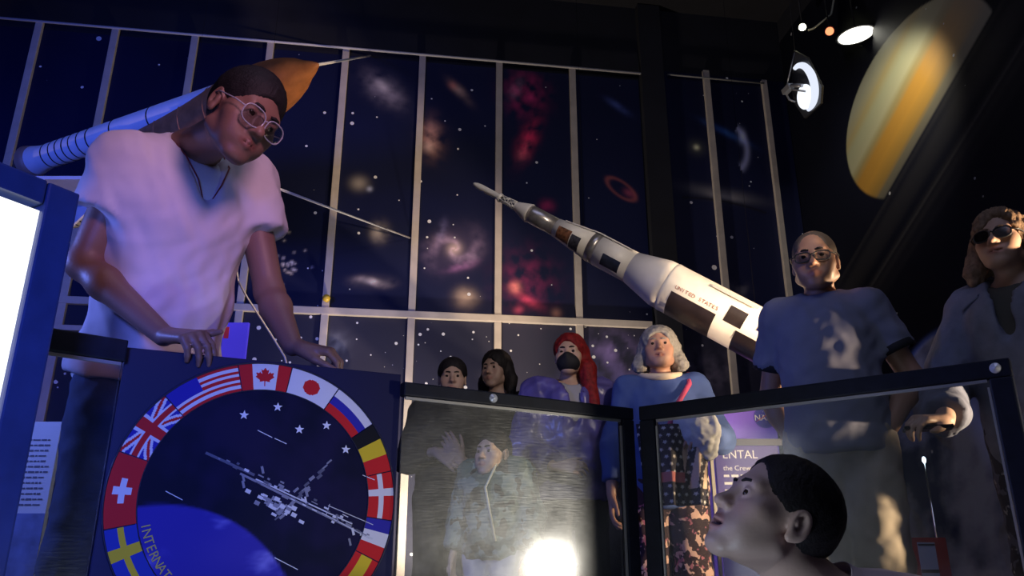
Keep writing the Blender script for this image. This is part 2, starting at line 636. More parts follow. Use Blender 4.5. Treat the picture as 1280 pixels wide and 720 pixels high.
class Head:
    def __init__(s, c, M, size=0.235, wide=1.0, jaw=1.0, nose=1.0, mouth=0.0, chin=1.0, lid=1.0):
        s.lid = lid
        s.c = A3(c); s.M = M; s.k = size / 0.235; s.wide = wide; s.jaw = jaw; s.nose = nose; s.mouth = mouth; s.chin = chin

    def p(s, x, y, z):
        return s.c + s.M @ (np.array([x * s.wide, y, z]) * s.k)

    def r(s, *a):
        if len(a) == 1: return a[0] * s.k
        return np.array([a[0] * s.wide, a[1], a[2]]) * s.k

    def loc(s, v):
        q = (v - s.c) @ s.M / s.k
        q[:, 0] /= s.wide
        return q

    def skin(s, S):
        p, r, M, k = s.p, s.r, s.M, s.k
        e = lambda c, rr, kk=0.012, op='add': S.ell(p(*c), r(*rr) if hasattr(rr, '__len__') else rr * k, M, kk * k, op)
        cn = lambda a, b, ra, rb, kk=0.012, op='add': S.cone(p(*a), p(*b), ra * k, rb * k, kk * k, op)
        e((0, 0.012, 0.036), (0.073, 0.094, 0.083))
        e((0, -0.028, -0.03), (0.062 * s.jaw, 0.062, 0.078), 0.03)
        for q in (-1, 1):
            cn((q * 0.055 * s.jaw, 0.0, -0.06), (q * 0.018, -0.066, -0.097), 0.018, 0.017, 0.025)     # jaw line
            e((q * 0.044, -0.052, -0.022), 0.026, 0.025)                                              # cheekbone
            e((q * 0.033, -0.058, -0.058), (0.026, 0.026, 0.03), 0.02)                                  # cheek
        e((0, -0.074, -0.1), (0.022, 0.018 * s.chin, 0.016), 0.02)                                               # chin
        cn((-0.036, -0.073, 0.022), (0.036, -0.073, 0.022), 0.013, 0.013, 0.02)                           # brow ridge
        for q in (-1, 1):
            e((q * 0.031, -0.093, 0.004), (0.017, 0.014, 0.011), 0.014, 'sub')                          # sockets
            e((q * 0.031, -0.0735, 0.003), (0.0165, 0.0160, 0.0150), 0.004)                             # lids
            e((q * 0.031, -0.092, 0.0015), (0.0140, 0.012, 0.0042 * s.lid), 0.003, 'sub')                         # lid opening
        n = s.nose
        cn((0, -0.078, 0.014), (0, -0.104 * n ** 0.3, -0.026), 0.0085, 0.0115, 0.012)
        e((0, -0.107 * n ** 0.3, -0.031), (0.0125, 0.0125, 0.0105), 0.008)
        for q in (-1, 1):
            e((q * 0.0135, -0.094, -0.034), (0.0085, 0.011, 0.0085), 0.006)
            e((q * 0.0065, -0.103, -0.0415), (0.0038, 0.005, 0.005), 0.003, 'sub')
        o = s.mouth
        e((0, -0.077, -0.066), (0.034, 0.019, 0.022), 0.015)
        cn((-0.0265, -0.0825, -0.0635), (0, -0.0965, -0.0600), 0.0034, 0.0054, 0.006)
        cn((0.0265, -0.0825, -0.0635), (0, -0.0965, -0.0600), 0.0034, 0.0054, 0.006)
        cn((-0.0205, -0.0845, -0.0665 - o), (0, -0.0945, -0.0712 - o), 0.0034, 0.0064, 0.006)
        cn((0.0205, -0.0845, -0.0665 - o), (0, -0.0945, -0.0712 - o), 0.0034, 0.0064, 0.006)
        e((0, -0.097, -0.0655 - o / 2), (0.0265, 0.014, 0.0012 + o * 0.55), 0.002, 'sub')
        for q in (-1, 1):
            e((q * 0.076, 0.012, -0.004), (0.010, 0.021, 0.033), 0.006)
            e((q * 0.083, 0.009, -0.001), (0.007, 0.011, 0.019), 0.004, 'sub')
            e((q * 0.077, 0.004, -0.03), (0.007, 0.01, 0.011), 0.005)
            e((q * 0.079, 0.004, -0.004), (0.0045, 0.0045, 0.008), 0.003)

    def colors(s, v, skin, lip=(0.92, 0.68, 0.68), stubble=0.0):
        q = s.loc(v)
        c = np.ones((len(v), 3)) * np.array(skin)
        d = np.sqrt((q[:, 0] / 0.028) ** 2 + ((q[:, 1] + 0.097) / 0.012) ** 2 + ((q[:, 2] + 0.0655 + s.mouth / 2) / (0.0115 + s.mouth)) ** 2)
        t = np.clip((1.25 - d) / 0.35, 0, 1)[:, None]
        c = c * (1 - t) + c * np.array(lip) * t
        if s.mouth > 0.004:      # inside of the parted lips
            di = np.sqrt((q[:, 0] / 0.024) ** 2 + ((q[:, 2] + 0.0655 + s.mouth / 2) / (s.mouth * 0.55)) ** 2)
            c = np.where(((di < 1) & (q[:, 1] > -0.0925) & (q[:, 1] < -0.05))[:, None], np.array((0.05, 0.015, 0.015)), c)
        ck = np.exp(-(((np.abs(q[:, 0]) - 0.04) / 0.02) ** 2 + ((q[:, 2] + 0.03) / 0.02) ** 2)) * (q[:, 1] < -0.03)
        ns = np.exp(-((q[:, 0] / 0.014) ** 2 + ((q[:, 2] + 0.03) / 0.012) ** 2)) * (q[:, 1] < -0.085)
        red = np.clip(ck * 0.5 + ns * 0.5, 0, 1)[:, None]
        c *= 1 - red * np.array([0.0, 0.18, 0.18])
        if stubble:
            b = np.clip((-0.035 - q[:, 2]) / 0.02, 0, 1) * (q[:, 2] > -0.14) * (q[:, 1] < 0.02)
            c *= 1 - (b * stubble)[:, None] * np.array([0.5, 0.45, 0.4])
        return c

    def rotm(s):
        return Matrix([list(r) for r in s.M])


def hand(S, wr, f, n, right, size=1.0, curl=(0.3, 0.5, 0.4), spread=1.0, thumb=(0.75, 0.6, -0.25), thumb_bend=0.3, hollow=True):
    """palm, four unequal fingers, thumb off the side of the palm; n = back of the hand"""
    f = nrm(f); n = A3(n); n = nrm(n - f * (n @ f))
    u = np.cross(n, f) * (1 if right else -1)
    wr = A3(wr); z = size
    for i, (o, ln, L) in enumerate(((0.030, 0.088, 0.070), (0.0105, 0.092, 0.079), (-0.0095, 0.088, 0.073), (-0.028, 0.080, 0.056))):
        kn = wr + f * ln * z + u * o * z * (0.9 + 0.1 * spread) + n * (0.004 - 0.0028 * abs(i - 1.2)) * z
        S.cone(wr + u * o * 0.55 * z + f * 0.012 * z, kn, 0.0155 * z, 0.0105 * z, 0.012 * z)
        d0 = f + u * (o * 4.0 * (spread - 0.4)); d0 = nrm(d0)
        a = 0.0; q = kn
        for j, (fr, ra, rb) in enumerate(((0.46, 0.0098, 0.0086), (0.30, 0.0086, 0.0078), (0.24, 0.0078, 0.0062))):
            cj = curl[j] * (1 + 0.06 * (i - 1.5))
            a += cj
            d = d0 * math.cos(a) - n * math.sin(a)
            e = q + d * L * fr * z * 1.05
            S.cone(q, e, ra * z, rb * z, 0.0035 * z)
            q = e
    t0 = wr + f * 0.022 * z + u * 0.022 * z - n * 0.006 * z
    td = nrm(f * thumb[0] + u * thumb[1] + n * thumb[2])
    t1 = t0 + td * 0.045 * z
    S.cone(t0, t1, 0.0165 * z, 0.0115 * z, 0.01 * z)
    td2 = nrm(td + f * thumb_bend - u * thumb_bend * 0.5)
    t2 = t1 + td2 * 0.032 * z
    S.cone(t1, t2, 0.0112 * z, 0.0095 * z, 0.004 * z)
    td3 = nrm(td2 + f * thumb_bend * 0.7 - u * thumb_bend * 0.4)
    S.cone(t2, t2 + td3 * 0.024 * z, 0.0095 * z, 0.007 * z, 0.004 * z)


class Body:
    """joints of one figure, all in world coordinates"""
    pass


def stand(x, y, H, az=0.0, z0=0.0, width=1.0, head_az=None, pitch=0.0, roll=0.0, head=0.235, lean=0.0, **hk):
    """a standing figure; az 0 faces the photographer, positive turns to its left"""
    b = Body(); s = H / 1.70; b.s = s; b.H = H; b.z0 = z0; b.width = width
    a = math.radians(az)
    b.F = np.array([math.sin(a), -math.cos(a), 0.0]); b.L = np.array([math.cos(a), math.sin(a), 0.0]); b.Z = np.array([0, 0, 1.0])
    o = np.array([x, y, z0], float)
    b.o = o
    W = lambda l, f, z: o + b.L * l * s + b.F * f * s + b.Z * z * s
    b.W = W
    b.pelvis = W(0, 0, 0.93); b.waist = W(0, lean * 0.3, 1.08); b.chest = W(0, 0.01 + lean * 0.7, 1.27)
    b.neck = W(0, -0.015 + lean, 1.43)
    b.sho = [W(-0.165 * width, -0.01 + lean, 1.385), W(0.165 * width, -0.01 + lean, 1.385)]
    b.elb = [W(-0.235 * width, -0.03, 1.10), W(0.235 * width, -0.03, 1.10)]
    b.wri = [W(-0.245 * width, 0.06, 0.86), W(0.245 * width, 0.06, 0.86)]
    b.hf = [-b.Z + b.F * 0.2, -b.Z + b.F * 0.2]
    b.hn = [-b.L, b.L]
    b.curl = [(0.3, 0.5, 0.4)] * 2
    b.hip = [W(-0.09 * width, 0, 0.90), W(0.09 * width, 0, 0.90)]
    b.kne = [W(-0.10 * width, 0.02, 0.49), W(0.10 * width, 0.02, 0.49)]
    b.ank = [W(-0.105 * width, -0.02, 0.09), W(0.105 * width, -0.02, 0.09)]
    ha = math.radians(az if head_az is None else head_az)
    pr = math.radians(pitch)
    Fh = np.array([math.sin(ha) * math.cos(pr), -math.cos(ha) * math.cos(pr), -math.sin(pr)])
    Lh = np.array([math.cos(ha), math.sin(ha), 0]); rr = math.radians(roll)
    Up = np.array([0, 0, 1.0]) * math.cos(rr) + Lh * math.sin(rr)
    b.TM = frame(b.F)
    b.head = Head(W(0, 0.03 + lean * 1.1, 1.70 - 0.118 * head / 0.235 / s) - np.array([0, 0, 0.0]), frame(Fh, Up), head, **hk)
    return b


def skin_sdf(b, arms=1.0, hands=True, hand_size=1.0, hand_kw=({}, {}), arm_r=1.0):
    S = SDF(); s = b.s; h = b.head
    # torso core and neck first so that the face stays crisp
    S.cone(b.neck - A3((0, 0, 0.02 * s)), b.pelvis, 0.07 * s, 0.08 * s, 0.03 * s)
    S.ell(b.chest, np.array([0.125 * b.width, 0.085, 0.17]) * s, b.TM, 0.04 * s)
    h.skin(S)
    S.cone(h.p(0, 0.022, -0.05), b.neck, 0.050 * h.k, 0.056 * s * (0.6 + 0.4 * b.width), 0.02 * s)
    for i in (0, 1):
        S.cone(b.neck, b.sho[i], 0.042 * s, 0.045 * s, 0.03 * s)
        S.cone(b.sho[i], b.elb[i], 0.050 * s * arm_r, 0.040 * s * arm_r, 0.02 * s)
        m = b.elb[i] * 0.72 + b.wri[i] * 0.28
        S.cone(b.elb[i], m, 0.039 * s * arm_r, 0.041 * s * arm_r, 0.02 * s)
        S.cone(m, b.wri[i], 0.041 * s * arm_r, 0.0255 * s * arm_r, 0.02 * s)
        if hands:
            kw = dict(curl=b.curl[i]); kw.update(hand_kw[i])
            hand(S, b.wri[i] + nrm(b.hf[i]) * 0.01 * s, b.hf[i], b.hn[i], i == 0, hand_size * s ** 0.5, **kw)
    return S


def top_sdf(b, sleeve=0.45, infl=0.014, hem=0.0, neck_r=0.062, neck_drop=0.0, belly=0.0, sl_r=0.066, open_front=False, vneck=0.0):
    S = SDF(); s = b.s; w_ = b.width; i_ = infl
    up = nrm(b.neck - b.pelvis)
    mid = (b.chest + b.pelvis) / 2
    TM = b.TM
    S.ell(b.chest + up * 0.0, np.array([0.165 * w_ + i_, 0.108 + i_, 0.19]) * s, TM, 0.05 * s)
    S.ell(mid + TM[:, 1] * -0.012 * s * (1 + belly * 4), np.array([0.150 * w_ + i_ + belly * 0.4, 0.105 + i_ + belly, 0.20]) * s, TM, 0.06 * s)
    S.ell(b.pelvis - up * 0.0, np.array([0.168 * w_ + i_, 0.115 + i_ + belly * 0.5, 0.17 + max(hem, 0)]) * s, TM, 0.06 * s)
    for i in (0, 1):
        S.cone(b.neck - up * 0.035 * s, b.sho[i], (0.046 + i_) * s, (0.046 + i_) * s, 0.04 * s)
    S.cut(b.pelvis - up * (0.04 + hem) * s, -up, 0.006)
    for i in (0, 1):
        if sleeve <= 1.0:
            e = b.sho[i] * (1 - sleeve) + b.elb[i] * sleeve
            S.cone(b.sho[i], e, (0.048 + i_) * s, sl_r * s, 0.03 * s, cap=True)
        else:
            S.cone(b.sho[i], b.elb[i], (0.054 + i_) * s, (0.046 + i_) * s, 0.03 * s)
            e = b.elb[i] * (2 - sleeve) + b.wri[i] * (sleeve - 1)
            S.cone(b.elb[i], e, (0.045 + i_) * s, (0.031 + i_ * 0.9) * s, 0.02 * s, cap=True)
    nk = b.neck + nrm(b.head.c - b.neck) * 0.045 * s
    S.ell(nk - TM[:, 1] * (0.012 + neck_drop) * s, np.array([neck_r, neck_r * 1.05, 0.06 + neck_drop]) * s, TM, 0.012, 'sub')
    if vneck:
        S.cone(nk - TM[:, 1] * 0.05 * s, nk - TM[:, 1] * 0.17 * s - up * vneck * s, 0.07 * s, 0.010 * s, 0.008, 'sub')
    return S


def legs_sdf(b, infl=0.012, top=0.06, foot=1.0, flare=0.0):
    S = SDF(); s = b.s; w_ = b.width
    up = np.array([0, 0, 1.0])
    S.ell(b.pelvis - up * 0.02 * s, np.array([0.160 * w_ + infl, 0.11 + infl, 0.14]) * s, b.TM, 0.04 * s)
    for i in (0, 1):
        S.cone(b.hip[i], b.kne[i], (0.083 * (0.5 + 0.5 * w_) + infl) * s, (0.055 + infl) * s, 0.035 * s)
        e = b.kne[i] * (1 - foot) + b.ank[i] * foot
        S.cone(b.kne[i], e, (0.055 + infl) * s, (0.043 + infl + flare) * s, 0.03 * s, cap=True)
    S.cut(b.pelvis + up * top * s, up)
    return S


def shoes(b, m, parent):
    for i in (0, 1):
        S = SDF(); s = b.s; a = b.ank[i].copy(); z = b.z0
        a[2] = z + 0.055 * s
        t = a + b.F * 0.155 * s; t[2] = z + 0.035 * s
        hl = a - b.F * 0.035 * s
        S.cone(hl, t, 0.045 * s, 0.036 * s, 0.02)
        S.cone(a, a + A3((0, 0, 0.06 * s)), 0.044 * s, 0.045 * s, 0.02)
        S.cut((0, 0, z + 0.002), (0, 0, -1))
        sdf_object('shoe', S, 0.012, m, parent)


def folds(amp=0.006, f=16.0, seed=1, vert=1.0):
    def g(v):
        q = v * np.array([1, 1, vert])
        f_ = f * 3.0
        a = sn(q, f_, seed, 2)
        r = 1 - np.abs(sn(q, f_ * 0.6, seed + 5, 2)) * 2
        return amp * (0.45 * a + 0.55 * np.clip(r, -0.5, 1)) + amp * 0.25 * sn(v, f_ * 3, seed + 9, 1)
    return g


def eyes(hd, parent, iris=(0.05, 0.03, 0.02)):
    for q in (-1, 1):
        g = MB()
        R = hd.rotm()
        c = hd.p(q * 0.031, -0.073, 0.002)
        g.sphere(c, 0.0135 * hd.k, 16, 12, 0, R)
        fd = -hd.M[:, 1]
        g.sphere(c + fd * 0.0095 * hd.k, (0.0088 * hd.k, 0.0050 * hd.k, 0.0088 * hd.k), 12, 8, 1, R)
        g.build('eye', [M_eye, M_iris], parent)


def brows(hd, m, parent, thick=1.0):
    for q in (-1, 1):
        pts = [hd.p(q * x, y, z) for x, y, z in ((0.011, -0.0915, 0.0215), (0.022, -0.0915, 0.0245), (0.034, -0.0865, 0.0250), (0.047, -0.0735, 0.0185))]
        MB().tube(pts, [0.003 * hd.k * thick, 0.0042 * hd.k * thick, 0.0038 * hd.k * thick, 0.0018 * hd.k], 6).build('eyebrow', m, parent)


def glasses(hd, m_rim, m_lens, parent, w_=0.025, h_=0.019, drop=0.0, r=0.0018, out=0.0, square=3.0):
    """two rims with lenses, bridge and temples"""
    g = MB()
    y0 = -0.105 - out
    for q in (-1, 1):
        ring = []
        n = 20
        for k in range(n):
            t = 2 * PI * k / n
            cx = math.copysign(abs(math.cos(t)) ** (2 / square), math.cos(t)) * w_
            cz = math.copysign(abs(math.sin(t)) ** (2 / square), math.sin(t)) * h_
            ring.append(hd.p(q * (0.033) + cx, y0 + abs(q * 0.033 + cx) * 0.16, cz - 0.002 - drop))
        g.tube(ring, r * hd.k, 6, closed=True)
        g.tube([hd.p(q * (0.033 + w_), y0 + 0.009, 0.004 - drop), hd.p(q * 0.078, y0 + 0.035, 0.006 - drop * 0.5), hd.p(q * 0.083, 0.0, 0.012), hd.p(q * 0.08, 0.025, 0.006)], r * hd.k, 6)
        lens = MB()
        lens.poly(ring, tuple(hd.M[:, 1] * 0.0012))
        lens.build('lens', m_lens, parent)
    g.tube([hd.p(-0.033 + w_, y0 + 0.002, 0.004 - drop), hd.p(0, y0 - 0.002, 0.007 - drop), hd.p(0.033 - w_, y0 + 0.002, 0.004 - drop)], r * hd.k, 6)
    return g.build('glasses_frame', m_rim, parent)


def strands(hd, amp, f, seed):
    def g(v):
        q = hd.loc(v)
        ang = np.arctan2(q[:, 0], q[:, 1]) * 0.09
        p = np.stack([ang * 3, q[:, 2] * 0.35, np.sqrt(q[:, 0] ** 2 + q[:, 1] ** 2) * 0.5], 1)
        return amp * sn(p, f, seed, 2)
    return g


def hair_short(hd, top=0.0, side=0.0, low=-0.045, front=0.0, line=0.0):
    S = SDF(); M = hd.M
    S.ell(hd.p(0, 0.018, 0.040 + top * 0.5), hd.r(0.081 + side, 0.103, 0.087 + top), M, 0.01)
    S.cone(hd.p(0, 0.055, 0.0), hd.p(0, 0.055, low + 0.02), 0.055 * hd.k, 0.045 * hd.k, 0.03)
    S.ell(hd.p(0, -0.105 + front, -0.02 + line), hd.r(0.068, 0.062, 0.085 + line), M, 0.01, 'sub')
    for q in (-1, 1):
        S.ell(hd.p(q * 0.088, -0.005, -0.035), hd.r(0.03, 0.034, 0.052), M, 0.008, 'sub')
    S.cut(hd.p(0, 0, low), -hd.M[:, 2], 0.01)
    return S


def hair_long(hd, length=0.2, part=0.0, vol=0.0, sidebal=(1, 1)):
    S = SDF(); M = hd.M; dn = np.array([0, 0, -1.0])
    S.ell(hd.p(0, 0.016, 0.040), hd.r(0.086 + vol, 0.105 + vol * 0.5, 0.092 + vol * 0.5), M, 0.01)
    for i, q in enumerate((-1, 1)):
        L = length * sidebal[i]
        if sidebal[i] < 0.1: continue
        a = hd.p(q * 0.076, 0.022, 0.02)
        c = hd.p(q * (0.088 + vol), 0.02, -0.07)
        S.cone(a, c, 0.03 * hd.k, 0.034 * hd.k, 0.03)
        S.cone(c, c + dn * L * 0.6 + M[:, 0] * q * 0.008 - M[:, 1] * 0.012, 0.036 * hd.k, 0.026 * hd.k, 0.03)
    S.cone(hd.p(0, 0.06, 0.0), hd.p(0, 0.07, -0.05) + dn * length * 0.5, 0.07 * hd.k, 0.06 * hd.k, 0.03)
    S.ell(hd.p(part, -0.09, -0.03), hd.r(0.058, 0.07, 0.095), M, 0.012, 'sub')
    return S

# ================================================================== materials
M_eye = mat('eye_white', (0.42, 0.40, 0.39), 0.25, spec=0.3)
M_iris = mat('iris', (0.03, 0.02, 0.015), 0.1)
M_skin = mat('skin', (0.6, 0.4, 0.3), 0.48, attr='Col', bump=0.06, bscale=180)
M_black_frame = mat('black_powder_coat', (0.010, 0.012, 0.022), 0.5, spec=0.22, noise=(30, 0.3))
M_edge = mat('bright_edge_metal', (0.42, 0.41, 0.39), 0.45, 0.6)
M_chrome = mat('chrome', (0.8, 0.8, 0.82), 0.12, 1.0)
M_white_paint = mat('white_paint', (0.78, 0.77, 0.74), 0.45, noise=(18, 0.06))
M_black_paint = mat('black_paint', (0.02, 0.02, 0.022), 0.4)
M_dark_wall = mat('dark_wall', (0.012, 0.013, 0.022), 0.8, noise=(3, 0.3))
M_carpet = mat('carpet', (0.02, 0.02, 0.035), 0.95, noise=(60, 0.5))
M_ceiling = mat('ceiling_black', (0.008, 0.008, 0.014), 0.9, noise=(5, 0.3))
M_moulding = mat('pale_painted_wood', (0.60, 0.53, 0.47), 0.5, noise=(9, 0.12))


def mural_material(name, star_scale=13.0, star_size=0.11, bright=0.85):
    """printed photo mural: painted colour attribute plus a print of stars"""
    m = bpy.data.materials.new(name)
    m.use_nodes = True
    nt = m.node_tree
    b = nt.nodes['Principled BSDF']
    b.inputs['Roughness'].default_value = 0.55
    b.inputs['Specular IOR Level'].default_value = 0.25
    a = nt.nodes.new('ShaderNodeAttribute'); a.attribute_name = 'Col'
    tc = nt.nodes.new('ShaderNodeTexCoord')
    cur = a.outputs['Color']
    for sc, th, seedoff in ((star_scale, star_size, 0.0), (star_scale * 0.37, star_size * 0.5, 7.3)):
        mp = nt.nodes.new('ShaderNodeMapping'); mp.inputs['Location'].default_value = (seedoff, seedoff * 2, seedoff)
        nt.links.new(tc.outputs['Object'], mp.inputs['Vector'])
        vo = nt.nodes.new('ShaderNodeTexVoronoi'); vo.inputs['Scale'].default_value = sc
        nt.links.new(mp.outputs['Vector'], vo.inputs['Vector'])
        sep = nt.nodes.new('ShaderNodeSeparateColor')
        nt.links.new(vo.outputs['Color'], sep.inputs[0])
        pw = nt.nodes.new('ShaderNodeMath'); pw.operation = 'POWER'; pw.inputs[1].default_value = 3.0
        nt.links.new(sep.outputs[0], pw.inputs[0])
        ml = nt.nodes.new('ShaderNodeMath'); ml.operation = 'MULTIPLY'; ml.inputs[1].default_value = th
        nt.links.new(pw.outputs[0], ml.inputs[0])
        lt = nt.nodes.new('ShaderNodeMath'); lt.operation = 'LESS_THAN'
        nt.links.new(vo.outputs['Distance'], lt.inputs[0]); nt.links.new(ml.outputs[0], lt.inputs[1])
        mx = nt.nodes.new('ShaderNodeMix'); mx.data_type = 'RGBA'
        mx.inputs[7].default_value = (bright, bright, bright * 1.05, 1)
        nt.links.new(lt.outputs[0], mx.inputs['Factor'])
        nt.links.new(cur, mx.inputs[6])
        cur = mx.outputs[2]
    nt.links.new(cur, b.inputs['Base Color'])
    return m


M_mural = mural_material('star_mural_print', 9.0, 0.16)
M_mural_low = mural_material('star_mural_print_dense', 17.0, 0.26)
M_print = mat('flat_print', (0.5, 0.5, 0.5), 0.6, attr='Col', spec=0.1)


def glass_material(name, tint=(0.93, 0.95, 0.95), dust=0.06, rough=0.10, wide=0.35):
    """scratched clear acrylic: clear, with a sharp and a scattered reflection and dust"""
    m = bpy.data.materials.new(name)
    m.use_nodes = True
    nt = m.node_tree
    nt.nodes.remove(nt.nodes['Principled BSDF'])
    N = nt.nodes.new
    tr = N('ShaderNodeBsdfTransparent'); tr.inputs[0].default_value = (*tint, 1)
    g1 = N('ShaderNodeBsdfGlossy'); g1.inputs['Roughness'].default_value = rough; g1.inputs[0].default_value = (1, 1, 1, 1)
    g2 = N('ShaderNodeBsdfGlossy'); g2.inputs['Roughness'].default_value = wide; g2.inputs[0].default_value = (1, 1, 0.97, 1)
    df = N('ShaderNodeBsdfDiffuse'); df.inputs[0].default_value = (0.7, 0.7, 0.72, 1)
    tc = N('ShaderNodeTexCoord')
    n = N('ShaderNodeTexNoise'); n.inputs['Scale'].default_value = 5; n.inputs['Detail'].default_value = 7
    n.inputs['Roughness'].default_value = 0.65
    nt.links.new(tc.outputs['Object'], n.inputs['Vector'])
    # fine scratches tilt the normal
    sc = N('ShaderNodeTexNoise'); sc.inputs['Scale'].default_value = 60; sc.inputs['Detail'].default_value = 3
    mp = N('ShaderNodeMapping'); mp.inputs['Scale'].default_value = (0.35, 1, 4.0); mp.inputs['Rotation'].default_value = (0, 0.25, 0)
    nt.links.new(tc.outputs['Object'], mp.inputs['Vector']); nt.links.new(mp.outputs['Vector'], sc.inputs['Vector'])
    bp = N('ShaderNodeBump'); bp.inputs['Strength'].default_value = 0.2; bp.inputs['Distance'].default_value = 0.002
    nt.links.new(sc.outputs['Fac'], bp.inputs['Height'])
    nt.links.new(bp.outputs['Normal'], g2.inputs['Normal'])
    fr = N('ShaderNodeFresnel'); fr.inputs[0].default_value = 1.49
    m1 = N('ShaderNodeMixShader')
    nt.links.new(fr.outputs[0], m1.inputs[0]); nt.links.new(tr.outputs[0], m1.inputs[1]); nt.links.new(g1.outputs[0], m1.inputs[2])
    r = N('ShaderNodeMapRange'); r.inputs['From Min'].default_value = 0.35; r.inputs['From Max'].default_value = 0.7
    r.inputs['To Min'].default_value = dust * 0.25; r.inputs['To Max'].default_value = dust * 1.5
    nt.links.new(n.outputs['Fac'], r.inputs['Value'])
    m2 = N('ShaderNodeMixShader')
    nt.links.new(r.outputs[0], m2.inputs[0]); nt.links.new(m1.outputs[0], m2.inputs[1])
    m3 = N('ShaderNodeMixShader'); m3.inputs[0].default_value = 0.12
    nt.links.new(g2.outputs[0], m3.inputs[1]); nt.links.new(df.outputs[0], m3.inputs[2])
    nt.links.new(m3.outputs[0], m2.inputs[2])
    nt.links.new(m2.outputs[0], nt.nodes['Material Output'].inputs[0])
    return m


M_glass = glass_material('scratched_acrylic', dust=0.052, rough=0.10, wide=0.36)
M_glass_clean = glass_material('clear_acrylic', dust=0.03)
M_lens = glass_material('spectacle_lens', (0.9, 0.92, 0.95), 0.0, 0.03)
M_lens_dark = glass_material('tinted_lens', (0.22, 0.2, 0.22), 0.02, 0.05)

# ================================================================== room shell
WO, WD = np.array([0.0, 6.064]), np.array([0.98954, 0.14424])        # back wall line
WN = np.array([0.14424, -0.98954])
RO, RD = np.array([2.552, 6.436]), np.array([0.14424, -0.98954])     # right wall line
RN = np.array([-0.98954, -0.14424])
H_ROOM = 5.45


def on_back(px, py, off=0.0):
    p = PW(px, py, WO + WN * off, WD)
    return float((p.x - WO[0] - WN[0] * off) * WD[0] + (p.y - WO[1] - WN[1] * off) * WD[1]), p.z


def bw(u, z, off=0.0):
    q = WO + WD * u + WN * off
    return Vector((q[0], q[1], z))


def on_right(px, py):
    p = PW(px, py, RO, RD)
    return float((p.x - RO[0]) * RD[0] + (p.y - RO[1]) * RD[1]), p.z


def rw(s, z, off=0.0):
    q = RO + RD * s + RN * off
    return Vector((q[0], q[1], z))


def slab(name, pts, thick, m, kind='structure'):
    g = MB(); g.poly(pts, thick)
    return tag(g.build(name, m), kind=kind)


UL, UR = -5.2, 2.578
slab('floor', [(-7, -4, 0), (7, -4, 0), (7, 9, 0), (-7, 9, 0)], (0, 0, -0.1), M_carpet)
slab('ceiling', [(-7, -4, H_ROOM), (7, -4, H_ROOM), (7, 9, H_ROOM), (-7, 9, H_ROOM)], (0, 0, 0.1), M_ceiling)
wall_back = slab('wall_back', [bw(-6, 0), bw(UR + 0.1, 0), bw(UR + 0.1, H_ROOM), bw(-6, H_ROOM)], tuple(-Vector((WN[0], WN[1], 0)) * 0.12), M_dark_wall)
wall_right = slab('wall_right', [rw(-0.1, 0), rw(9.5, 0), rw(9.5, H_ROOM), rw(-0.1, H_ROOM)], tuple(-Vector((RN[0], RN[1], 0)) * 0.12), M_dark_wall)
pL = bw(UL, 0)
slab('wall_left', [(pL.x, pL.y, 0), (pL.x, -3.2, 0), (pL.x, -3.2, H_ROOM), (pL.x, pL.y, H_ROOM)], (-0.12, 0, 0), M_dark_wall)
slab('wall_front', [(-6.5, -3.2, 0), (5, -3.2, 0), (5, -3.2, H_ROOM), (-6.5, -3.2, H_ROOM)], (0, -0.12, 0), M_dark_wall)

# ------------------------------------------------------------------ painted murals
PXM = 0.0066          # metres on the back wall for one photo pixel


class Paint:
    def __init__(s, u, z, base):
        s.u, s.z = u, z
        s.c = np.ones((len(u), 3)) * np.array(base)

    def blend(s, a, col):
        a = np.clip(a, 0, 1)[:, None]
        s.c = s.c * (1 - a) + np.array(col) * a

    def add(s, a, col):
        s.c = s.c + np.clip(a, 0, None)[:, None] * np.array(col)

    def q(s, c, ang, rx, rz):
        du, dz = s.u - c[0], s.z - c[1]
        ca, sa = math.cos(ang), math.sin(ang)
        x, y = (du * ca + dz * sa) / rx, (-du * sa + dz * ca) / rz
        return x, y

    def blob(s, c, rx, rz, ang, col, amt=1.0, rough=0.0, seed=0, power=1.0):
        x, y = s.q(c, ang, rx, rz)
        r = np.sqrt(x * x + y * y)
        a = np.exp(-(r ** 2) * 1.6) ** power
        near = r < 2.6
        if rough:
            n = np.zeros_like(r)
            pp = np.stack([s.u[near], s.z[near]], 1)
            n[near] = sn(pp, 28, seed, 4)
            a = a * np.clip(1 - rough + rough * (0.5 + 1.3 * n) * 1.3, 0, 2)
        s.add(a * amt * near, col)

    def spiral(s, c, R, tilt, ang, core, arm, arms=2, wind=3.2, amt=1.0, seed=3):
        x, y = s.q(c, ang, R, R * tilt)
        r = np.sqrt(x * x + y * y); t = np.arctan2(y, x)
        near = r < 1.6
        a = (0.5 + 0.5 * np.cos(arms * t - wind * 2 * np.log(np.maximum(r, 0.05)))) ** 2.2
        n = np.zeros_like(r)
        n[near] = sn(np.stack([s.u[near], s.z[near]], 1), 45, seed, 3)
        disk = np.exp(-(r / 0.75) ** 3) * near
        s.add(amt * disk * (0.15 + a * (0.7 + 0.6 * n)), arm)
        s.add(amt * np.exp(-(r / 0.2) ** 2), core)

    def ring(s, c, R, tilt, ang, col, w_=0.12, amt=1.0, t0=None, t1=None):
        x, y = s.q(c, ang, R, R * tilt)
        r = np.sqrt(x * x + y * y)
        a = np.exp(-((r - 1) / w_) ** 2)
        if t0 is not None:
            t = np.degrees(np.arctan2(y, x)) % 360
            a = a * ((t - t0) % 360 < (t1 - t0) % 360)
        s.add(a * amt, col)


